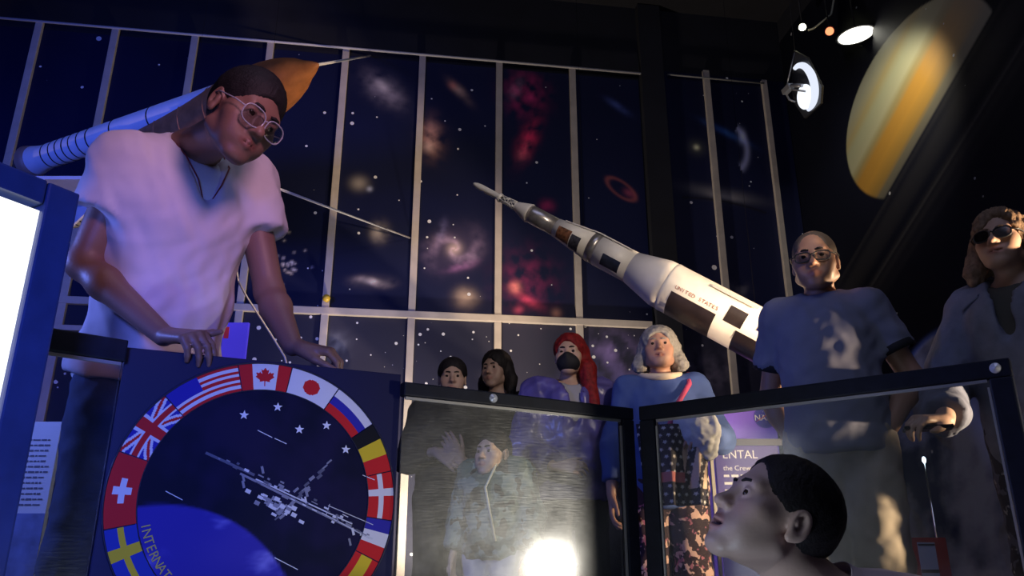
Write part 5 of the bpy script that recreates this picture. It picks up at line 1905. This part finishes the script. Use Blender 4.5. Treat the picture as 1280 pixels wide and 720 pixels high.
# ---- the young man leaning over the emblem panel
b = stand(-0.97, 2.2, 1.76, 18, head=0.24)
b.pelvis = A3(P(183, 464, 2.14)); b.neck = A3(P(240, 188, 1.97)); b.chest = b.neck * 0.66 + b.pelvis * 0.34 + A3((0.02, -0.03, 0)); b.waist = (b.chest + b.pelvis) / 2
b.sho = [A3(P(160, 206, 1.87)), A3(P(308, 226, 2.10))]
arm(b, 0, P(104, 330, 1.90), P(205, 420, 1.865), (0.80, -0.35, -0.10), (0.15, -0.45, 0.85), (0.95, 0.55, 0.25))
arm(b, 1, P(337, 366, 2.12), P(366, 433, 2.01), (0.86, 0.05, -0.12), (0.05, -0.30, 0.95), (0.75, 0.75, 0.4))
upt = nrm(b.neck - b.pelvis); lt = nrm(b.sho[1] - b.sho[0]); lt = nrm(lt - upt * (lt @ upt))
b.TM = np.stack([lt, np.cross(upt, lt), upt], 1)
b.s = 1.0; b.width = 1.0
hp = A3(P(303, 146, 1.76))
Lh = nrm((0.46, 0.86, -0.20)); Fh = nrm(A3((0.78, -0.40, -0.47)) - Lh * (A3((0.78, -0.40, -0.47)) @ Lh))
b.head = Head(hp, np.stack([Lh, -Fh, np.cross(Fh, Lh)], 1), 0.243, jaw=0.98)
pz = b.pelvis
b.hip = [pz - b.TM[:, 0] * 0.09 - A3((0, 0, 0.06)), pz + b.TM[:, 0] * 0.09 - A3((0, 0, 0.06))]
b.kne = [h_ + A3((-0.02, 0.0, -0.43)) for h_ in b.hip]
b.ank = [A3((k_[0], k_[1] + 0.03, 0.09)) for k_ in b.kne]
r = person(b, 'young man in clear glasses and pale pink shirt leaning over the emblem panel')
SK = (0.24, 0.125, 0.095)
dress_up(b, r, SK, 0.0045, stub=0.25, skin_kw=dict(hand_kw=(dict(spread=1.0, thumb=(0.9, 0.55, 0.1)), dict(spread=0.6, thumb=(0.85, 0.4, -0.35)))))
M_pink = mat('pale_pink_cotton', (0.66, 0.58, 0.64), 0.85, noise=(8, 0.06))
M_tee = mat('white_tee', (0.68, 0.68, 0.74), 0.85)
sdf_object('shirt', top_sdf(b, 0.50, 0.034, -0.025, 0.078, 0.0, 0.0, 0.083, vneck=0.19), 0.008, M_pink, r, wrinkle=folds(0.010, 11, 3, 0.6))
sdf_object('undershirt', top_sdf(b, 0.25, 0.018, 0.0, 0.066, 0.0), 0.010, M_tee, r, wrinkle=folds(0.003, 16, 4))
sdf_object('jeans', legs_sdf(b, 0.008, 0.03), 0.012, M_jeans, r, wrinkle=folds(0.008, 14, 5, 0.5))
shoes(b, M_shoe, r)
sdf_object('hair', hair_short(b.head, 0.006, 0.0, -0.04, 0.0), 0.005, M_hair_black, r, wrinkle=strands(b.head, 0.0016, 300, 1))
brows(b.head, M_hair_black, r, 1.2)
M_clear_rim = mat('clear_rim', (0.40, 0.38, 0.46), 0.15)
glasses(b.head, M_clear_rim, M_lens, r, 0.029, 0.023, 0.004, 0.0017, 0.002, 2.6)
# necklace with a red pendant
hd = b.head; TMb = b.TM
nb_ = b.neck - TMb[:, 1] * 0.02
fr_ = -TMb[:, 1]
pend = b.neck + fr_ * 0.155 - upt * 0.165
ch_pts = [b.neck + lt * 0.072 * q + fr_ * y_ + upt * z_ for q, y_, z_ in ((-1, 0.03, 0.01), (-0.85, 0.115, -0.035), (-0.45, 0.150, -0.09))] + [pend] + \
         [b.neck + lt * 0.072 * q + fr_ * y_ + upt * z_ for q, y_, z_ in ((0.45, 0.150, -0.09), (0.85, 0.115, -0.035), (1, 0.03, 0.01))]
nk = MB().tube(ch_pts, 0.0022, 6).build('necklace', mat('red_brown_cord', (0.22, 0.03, 0.04), 0.5), r)
MB().sphere(pend - upt * 0.012, (0.007, 0.007, 0.013), 10, 8).build('pendant', mat('red_bead', (0.55, 0.03, 0.05), 0.25), nk)
bm_ = b.elb[0] * 0.72 + b.wri[0] * 0.28
ax_ = nrm(b.wri[0] - b.elb[0])
Mq = Vector(ax_).to_track_quat('Z', 'Y').to_matrix().to_4x4(); Mq.translation = Vector(bm_)
MB().lathe([(0.0405, -0.008), (0.0435, -0.007), (0.0435, 0.007), (0.0405, 0.008)], Mq, 24).build('bracelet', mat('dark_band', (0.03, 0.03, 0.07), 0.6), r)

# ---- man in glasses with hand in pocket
b = stand(1.175, 2.89, 1.725, -26, width=0.92, head_az=-26, pitch=4, head=0.245, jaw=1.08)
W = b.W
arm(b, 1, W(0.265, -0.04, 1.12), W(0.150, 0.02, 0.915), -b.Z - b.L * 0.45, b.L, (0.3, 0.4, 0.3))
arm(b, 0, W(-0.235, -0.10, 1.10), W(-0.15, -0.15, 0.88), -b.Z * 0.6 + b.L * 0.5, -b.L, (0.3, 0.4, 0.3))
r = person(b, 'balding man in black glasses and grey T-shirt, hand in pocket of khaki trousers')
dress_up(b, r, (0.40, 0.22, 0.15), 0.0055, stub=0.2)
sdf_object('shirt', top_sdf(b, 0.62, 0.024, 0.03, 0.060, 0.0, 0.02, 0.074), 0.009, mat('grey_blue_cotton', (0.20, 0.21, 0.29), 0.85, noise=(10, 0.1)), r, wrinkle=folds(0.010, 10, 13, 0.7))
for i in (0, 1):
    e = b.sho[i] * 0.38 + b.elb[i] * 0.62
    Mq = Vector(nrm(b.elb[i] - b.sho[i])).to_track_quat('Z', 'Y').to_matrix().to_4x4(); Mq.translation = Vector(e)
    MB().lathe([(0.070, -0.022), (0.0775, -0.018), (0.0775, 0.006), (0.070, 0.010)], Mq, 24).build('sleeve_band', M_black_cloth, r)
sdf_object('trousers', legs_sdf(b, 0.026, 0.04, 0.98, 0.012), 0.011, mat('khaki_cotton', (0.36, 0.31, 0.25), 0.85, noise=(14, 0.15)), r, wrinkle=folds(0.011, 12, 15, 0.6))
shoes(b, mat('blue_shoe', (0.03, 0.06, 0.16), 0.6), r)
sdf_object('hair', hair_short(b.head, -0.005, -0.003, -0.03, 0.0, 0.022), 0.006, mat('thin_grey_hair', (0.10, 0.075, 0.06), 0.6), r, wrinkle=strands(b.head, 0.001, 300, 2))
brows(b.head, M_hair_black, r)
glasses(b.head, M_black_paint, M_lens, r, 0.027, 0.017, 0.003, 0.0026, 0.0, 3.2)

# ---- person with shoulder-length hair at the right edge
b = stand(1.765, 2.65, 1.70, -52, width=0.92, head_az=-48, pitch=-8, head=0.235, jaw=0.95)
W = b.W
arm(b, 0, W(-0.27, 0.06, 1.10), P(1182, 526, 2.36), (-0.9, -0.3, 0.0), (-0.1, -0.3, 0.9), (0.7, 0.8, 0.5))
r = person(b, 'person with wavy light brown hair, dark glasses and open denim jacket at right edge')
dress_up(b, r, (0.50, 0.32, 0.24), 0.0055)
M_denim = mat('pale_denim', (0.15, 0.165, 0.24), 0.85, noise=(18, 0.2), bump=0.1, bscale=150)
sdf_object('jacket', top_sdf(b, 1.85, 0.036, 0.08, 0.075, 0.02, 0.0, vneck=0.3), 0.010, M_denim, r, wrinkle=folds(0.012, 9, 23, 0.7))
sdf_object('top', top_sdf(b, 0.3, 0.014, 0.0, 0.075, 0.02), 0.011, mat('dark_olive_top', (0.05, 0.05, 0.045), 0.85), r, wrinkle=folds(0.004, 14, 24))
g = MB()
nk_ = b.neck
for q in (-1, 1):
    a0 = nk_ + b.L * q * 0.075 + b.F * 0.0 + A3((0, 0, 0.03)); a1 = nk_ + b.L * q * 0.085 + b.F * 0.12 + A3((0, 0, -0.04)); a2 = nk_ + b.L * q * 0.15 + b.F * 0.115 + A3((0, 0, -0.075)); a3 = nk_ + b.L * q * 0.13 + b.F * 0.0 + A3((0, 0, 0.0))
    g.poly([a0, a1, a2, a3], (0, 0, 0.008))
g.build('collar', M_denim, r)
sdf_object('trousers', legs_sdf(b, 0.02, 0.05), 0.012, M_floral_blue, r, wrinkle=folds(0.008, 12, 25, 0.6))
shoes(b, M_shoe, r)
S = hair_long(b.head, 0.08, 0.016, 0.012)
S.ell(b.head.p(0.02, -0.10, 0.045), b.head.r(0.035, 0.05, 0.045), b.head.M, 0.015, 'sub')
wv = lambda hd, a, sd: (lambda v: a * sn(v, 55, sd, 2) + strands(hd, a * 0.6, 200, sd)(v))
sdf_object('hair', S, 0.0055, M_hair_brown, r, wrinkle=wv(b.head, 0.010, 7))
brows(b.head, M_hair_brown, r)
glasses(b.head, M_black_paint, M_lens_dark, r, 0.027, 0.021, 0.003, 0.0026, 0.0, 2.6)
w0 = b.wri[0]
ph = MB().box(w0 + A3((-0.075, -0.035, -0.028)), (0.13, 0.065, 0.011), Matrix.Rotation(-0.35, 3, 'Z'), bevel=0.004).build('phone', mat('black_phone', (0.012, 0.012, 0.014), 0.2), loc=tuple(w0 + A3((-0.075, -0.035, -0.028))))
tag(ph, 'black phone held low by the person in the denim jacket', 'phone')

# ---- grey-haired woman with the blue top
b = stand(0.715, 3.78, 1.60, -8, head_az=-10, pitch=-10, width=1.0, head=0.225, jaw=1.02)
W = b.W
arm(b, 1, W(0.27, 0.03, 1.12), W(0.20, 0.22, 1.10), b.F * 0.4 - b.L * 0.7, b.F * 0.5 + b.Z * 0.7, (0.6, 0.7, 0.4))
arm(b, 0, W(-0.25, 0.02, 1.10), W(-0.27, 0.10, 0.86))
r = person(b, 'woman with curly grey hair in a blue top with cream collar')
dress_up(b, r, (0.45, 0.25, 0.18), 0.006)
sdf_object('blouse', top_sdf(b, 1.75, 0.022, 0.10, 0.075, 0.01, 0.01), 0.010, mat('blue_knit', (0.045, 0.085, 0.26), 0.85, noise=(14, 0.15)), r, wrinkle=folds(0.007, 11, 33, 0.8))
nk_ = b.neck + A3((0, 0, 0.026))
MB().tube([nk_ + b.L * 0.092 * math.cos(t) + b.F * (0.094 * math.sin(t) + 0.010) + A3((0, 0, -0.028 * math.sin(t))) for t in [2 * PI * k / 28 for k in range(28)]], 0.017, 8, closed=True).build('collar', mat('cream_collar', (0.66, 0.55, 0.40), 0.8), r)
g = MB(); 
for k in range(4):
    g.sphere(b.neck + b.F * 0.125 + A3((0, 0, -0.08 - 0.07 * k)), 0.006, 8, 6)
g.build('button', M_black_paint, r)
sdf_object('trousers', legs_sdf(b, 0.028, 0.05, 0.97, 0.03), 0.012, M_floral, r, wrinkle=folds(0.008, 12, 35, 0.6))
shoes(b, M_shoe, r)
S = hair_long(b.head, 0.02, 0.0, 0.012)
sdf_object('hair', S, 0.006, M_hair_grey, r, wrinkle=lambda v: 0.0045 * sn(v, 150, 8, 3))
brows(b.head, M_hair_grey, r)
# strap, jacket and star cloth over her arm
st_pts = [b.sho[1] + b.F * -0.02 + A3((-0.02, 0, 0.075)), b.sho[1] + b.F * 0.10 + A3((-0.03, 0, 0.0)), b.chest + b.F * 0.165 + b.L * 0.06 + A3((0, 0, 0.0)), b.waist + b.F * 0.165 + b.L * -0.02]
tag(MB().tube(st_pts, 0.012, 8).build('bag_strap', mat('pink_webbing', (0.55, 0.07, 0.16), 0.7), loc=tuple(st_pts[1])), 'pink bag strap across the shoulder of the grey-haired woman', 'strap')
jc = A3(P(875, 535, 3.52))
S = SDF()
S.ell(jc, (0.085, 0.07, 0.10), k=0.03); S.ell(jc + A3((-0.05, 0.02, 0.03)), (0.06, 0.06, 0.06), k=0.03); S.cone(jc, jc + A3((0.02, 0, -0.10)), 0.07, 0.045, 0.03)
tag(sdf_object('folded_jacket', S, 0.009, mat('white_grey_cloth', (0.62, 0.64, 0.66), 0.85), None, wrinkle=folds(0.012, 24, 41)), 'bundled white jacket carried over the arm of the grey-haired woman', 'jacket')

# cloth printed with stars and stripes: a hanging folded sheet
M_starcloth = bpy.data.materials.new('star_cloth'); M_starcloth.use_nodes = True
nt = M_starcloth.node_tree; bs = nt.nodes['Principled BSDF']; bs.inputs['Roughness'].default_value = 0.85
at = nt.nodes.new('ShaderNodeAttribute'); at.attribute_name = 'Col'
nt.links.new(at.outputs['Color'], bs.inputs['Base Color'])
nu, nz = 90, 130
u, v = np.meshgrid(np.linspace(0, 1, nu + 1), np.linspace(0, 1, nz + 1), indexing='ij')
u, v = u.ravel(), v.ravel()
p0, p1, p2 = P(795, 530, 3.5), P(882, 522, 3.5), P(888, 630, 3.5)
Wc = p1.x - p0.x; zc = p0.z; Hc = p0.z - P(840, 632, 3.5).z
X = p0.x + u * Wc * (1 - 0.10 * v) + 0.02 * v; Zq = zc - v * Hc
Yq = 3.50 - 0.035 * np.sin(u * 15 + v * 2) * (0.3 + 0.7 * v) - 0.015 * np.sin(u * 31 + 1) * v
c = np.ones((len(u), 3)) * np.array((0.016, 0.014, 0.028))
sx_, sy_ = u * 9.0, v * 11
row = np.floor(sy_); fx = (sx_ + 0.5 * (row % 2)) % 1 - 0.5; fy = sy_ % 1 - 0.5
ang = np.arctan2(fy, fx); rr = np.sqrt(fx ** 2 + (fy * 0.95) ** 2)
star = rr < 0.27 * (0.72 + 0.28 * np.cos(5 * (ang - PI / 2)))
c[star] = (0.62, 0.60, 0.58)
band = (v > 0.60) & (v < 0.72) & (u < 0.66); c[band] = (0.50, 0.16, 0.16)
str_ = (u > 0.60 + 0.10 * v) & (v > 0.08) & (v < 0.80) & (u < 0.98)
stripe = (np.floor((u + 0.25 * v) * 11) % 2 == 0)
c[str_ & stripe] = (0.66, 0.50, 0.38)
front = np.stack([X, Yq, Zq], 1); back = front + np.array([0, 0.006, 0])
f = grid(nu, nz); nv = len(front)
idx = np.arange(nv).reshape(nu + 1, nz + 1)
rim = np.concatenate([idx[:, 0], idx[-1, 1:], idx[:-1, -1][::-1], idx[0, 1:-1][::-1]])
f3 = np.stack([rim, np.roll(rim, -1), np.roll(rim, -1) + nv, rim + nv], 1)
sc = np_mesh('star_cloth', np.concatenate([front, back]), np.concatenate([f[:, ::-1], f + nv, f3]), M_starcloth, None, cols=np.concatenate([c, c]))
tag(sc, 'dark cloth printed with white stars and stripes hanging from the grey-haired woman', 'cloth')

# ---- masked woman with red hair
b = stand(0.292, 3.98, 1.62, 6, head_az=-14, pitch=-4, head=0.222, jaw=0.92)
W = b.W
arm(b, 0, W(-0.25, 0.03, 1.10), W(-0.12, 0.20, 0.98), b.L * 0.8 + b.F * 0.3, b.F * 0.8 + b.Z * 0.4, (0.5, 0.6, 0.3))
r = person(b, 'woman with long red hair, black face mask and shiny purple jacket')
dress_up(b, r, (0.52, 0.34, 0.25), 0.006)
M_iri = mat('shiny_purple_cloth', (0.10, 0.085, 0.30), 0.3, noise=(7, 0.6))
sdf_object('jacket', top_sdf(b, 1.85, 0.036, 0.06, 0.07, 0.015, 0.0, vneck=0.30), 0.010, M_iri, r, wrinkle=folds(0.013, 13, 43, 0.8))
sdf_object('top', top_sdf(b, 0.3, 0.012, 0.0, 0.07, 0.01), 0.012, mat('grey_tee', (0.32, 0.32, 0.36), 0.85), r, wrinkle=folds(0.004, 14, 44))
sdf_object('trousers', legs_sdf(b, 0.016, 0.05), 0.013, M_black_cloth, r, wrinkle=folds(0.006, 12, 45))
shoes(b, M_shoe, r)
S = hair_long(b.head, 0.20, -0.006, 0.006, (0.02, 1.25))
S.cone(b.head.p(0.085, -0.01, -0.08), A3(b.chest) + b.L * 0.10 + b.F * 0.11 + A3((0, 0, 0.02)), 0.04, 0.03, 0.03)
sdf_object('hair', S, 0.006, M_hair_red, r, wrinkle=lambda v: 0.004 * sn(v * np.array([1, 1, 0.25]), 120, 9, 2))
brows(b.head, M_hair_black, r)
hd = b.head
S = SDF()
S.ell(hd.p(0, -0.056, -0.056), hd.r(0.063, 0.058, 0.056), hd.M); S.ell(hd.p(0, -0.085, -0.03), hd.r(0.018, 0.036, 0.026), hd.M, 0.02)
S.cut(hd.p(0, -0.03, 0), hd.M[:, 1])
sdf_object('face_mask', S, 0.005, mat('black_mask', (0.008, 0.008, 0.012), 0.75), r)
g = MB()
for q in (-1, 1): g.tube([hd.p(q * 0.055, -0.05, -0.03), hd.p(q * 0.075, -0.01, -0.01), hd.p(q * 0.085, 0.02, 0.0)], 0.0018, 6)
g.build('ear_loop', M_black_paint, r)

# ---- two dark-haired girls further back
b = stand(-0.322, 4.20, 1.55, 10, head_az=4, pitch=2, head=0.215, jaw=0.95)
W = b.W
arm(b, 0, W(-0.24, 0.05, 1.10), W(-0.10, 0.20, 1.14), b.L * 0.55 + b.F * 0.25 - b.Z * 0.35, b.F * 0.9 + b.Z * 0.3, (0.25, 0.3, 0.2))
arm(b, 1, W(0.24, 0.05, 1.10), W(0.04, 0.22, 1.08), -b.L * 0.5 + b.Z * 0.8 + b.F * 0.1, b.F, (0.3, 0.4, 0.3))
r = person(b, 'girl with tied-back dark hair in black, hands raised to her chest')
dress_up(b, r, (0.45, 0.30, 0.23), 0.006, skin_kw=dict(hand_size=1.05))
sdf_object('jumper', top_sdf(b, 1.85, 0.024, 0.12, 0.062, 0.0), 0.011, M_black_cloth, r, wrinkle=folds(0.008, 11, 53))
sdf_object('trousers', legs_sdf(b, 0.03, 0.05, 0.99, 0.05), 0.014, M_black_cloth, r)
shoes(b, M_shoe, r)
S = hair_short(b.head, 0.004, 0.006, -0.05)
S.ell(b.head.p(0, 0.12, 0.0), 0.045, k=0.02)
sdf_object('hair', S, 0.006, M_hair_black, r, wrinkle=strands(b.head, 0.0015, 300, 4))
brows(b.head, M_hair_black, r)

b = stand(-0.088, 4.66, 1.71, -12, head_az=-28, pitch=2, head=0.220, jaw=0.95)
r = person(b, 'girl with long loose dark hair standing behind the boy')
dress_up(b, r, (0.40, 0.27, 0.22), 0.006)
sdf_object('jumper', top_sdf(b, 1.85, 0.022, 0.08, 0.062, 0.0), 0.011, M_black_cloth, r, wrinkle=folds(0.008, 11, 63))
sdf_object('trousers', legs_sdf(b, 0.016, 0.05), 0.014, M_black_cloth, r)
shoes(b, M_shoe, r)
sdf_object('hair', hair_long(b.head, 0.22, -0.012, 0.008), 0.006, M_hair_black, r, wrinkle=strands(b.head, 0.003, 260, 5))
brows(b.head, M_hair_black, r)

# ---- boy in the camouflage jacket
b = stand(-0.078, 3.66, 1.10, -22, head_az=-34, pitch=-4, head=0.205, width=1.12, jaw=0.92)
W = b.W
b.head.c = b.head.c + A3((0, 0, -0.02))
r = person(b, 'boy in a camouflage jacket and light trousers seen through the scratched railing')
dress_up(b, r, (0.48, 0.34, 0.26), 0.006)
sdf_object('jacket', top_sdf(b, 1.9, 0.045, 0.08, 0.075, 0.0), 0.010, M_camo, r, wrinkle=folds(0.010, 14, 73))
sdf_object('trousers', legs_sdf(b, 0.03, 0.05, 0.99, 0.02), 0.012, mat('pale_grey_cotton', (0.42, 0.42, 0.47), 0.85), r, wrinkle=folds(0.010, 13, 75, 0.6))
shoes(b, M_shoe, r)
sdf_object('hair', hair_short(b.head, 0.0, 0.0, -0.045), 0.006, M_hair_black, r, wrinkle=strands(b.head, 0.0014, 300, 6))
brows(b.head, M_hair_black, r)
MB().tube([b.neck + b.L * 0.04 + b.F * 0.085, b.chest + b.L * 0.01 + b.F * 0.118, b.pelvis + b.L * 0.05 + b.F * 0.105], 0.006, 6).build('cord', mat('pale_cord', (0.45, 0.48, 0.42), 0.7), r)

# ---- man crouching in front, seen in profile
hc = A3(P(968, 648, 1.50))
b = stand(hc[0] + 0.35, hc[1] + 0.08, 1.72, -80, head=0.245)
b.o = A3((hc[0] + 0.40, hc[1] + 0.10, 0.0))
b.s = 1.0
Fh = nrm((-0.82, -0.20, 0.54)); Uh = (0.5, 0.0, 0.86)
b.head = Head(hc, frame(Fh, Uh), 0.228, jaw=1.04, nose=0.95, mouth=0.0065, lid=1.0, chin=1.1)
b.neck = hc + A3((0.105, 0.02, -0.155)); b.pelvis = hc + A3((0.50, 0.10, -0.36)); b.chest = b.neck * 0.62 + b.pelvis * 0.38; b.waist = (b.chest + b.pelvis) / 2
upt = nrm(b.neck - b.pelvis); lt = nrm(A3((0.05, -1, 0.0)) - upt * (A3((0.05, -1, 0)) @ upt))
b.TM = np.stack([lt, np.cross(upt, lt), upt], 1)
b.L = lt; b.F = nrm((-1, 0.05, 0))
b.sho = [b.neck - lt * 0.165 - upt * 0.05, b.neck + lt * 0.165 - upt * 0.05]
arm(b, 0, b.sho[0] + A3((-0.02, 0.04, -0.27)), b.sho[0] + A3((-0.26, 0.02, -0.30)), (-0.9, 0, -0.2), (0, 0.2, 1), (0.3, 0.4, 0.3))
arm(b, 1, b.sho[1] + A3((0.10, -0.06, -0.26)), b.sho[1] + A3((-0.12, 0.02, -0.33)), (-0.9, 0.1, -0.2), (0, -0.2, 1), (0.3, 0.4, 0.3))
b.hip = [b.pelvis - lt * 0.09, b.pelvis + lt * 0.09]
b.kne = [h_ + A3((-0.34, 0, 0.0)) * 1.0 + A3((0, 0, -0.10)) for h_ in b.hip]
b.ank = [k_ + A3((0.38, 0.0, -0.02)) for k_ in b.kne]
r = person(b, 'dark-haired man crouching in front, profile to the left, looking up')
dress_up(b, r, (0.52, 0.37, 0.31), 0.0036, stub=0.35)
M_shirt_w = mat('pale_pink_shirt', (0.55, 0.46, 0.50), 0.85)
sdf_object('shirt', top_sdf(b, 1.85, 0.020, 0.05, 0.066, 0.0), 0.009, M_shirt_w, r, wrinkle=folds(0.007, 12, 83))
nd = nrm(b.head.c - b.neck)
Mq = Vector(nrm(nd * 0.7 + upt * 0.5)).to_track_quat('Z', 'Y').to_matrix().to_4x4(); Mq.translation = Vector(b.neck + nd * 0.012)
MB().lathe([(0.080, -0.03), (0.078, 0.0), (0.069, 0.032), (0.066, 0.032), (0.072, 0.0), (0.074, -0.03)], Mq, 32).build('collar', M_shirt_w, r)
sdf_object('trousers', legs_sdf(b, 0.016, 0.06), 0.014, M_black_cloth, r)
S = hair_short(b.head, 0.002, 0.0, -0.055, 0.0, 0.012)
sdf_object('hair', S, 0.0042, M_hair_black, r, wrinkle=strands(b.head, 0.0012, 320, 8))
brows(b.head, M_hair_black, r, 0.8)
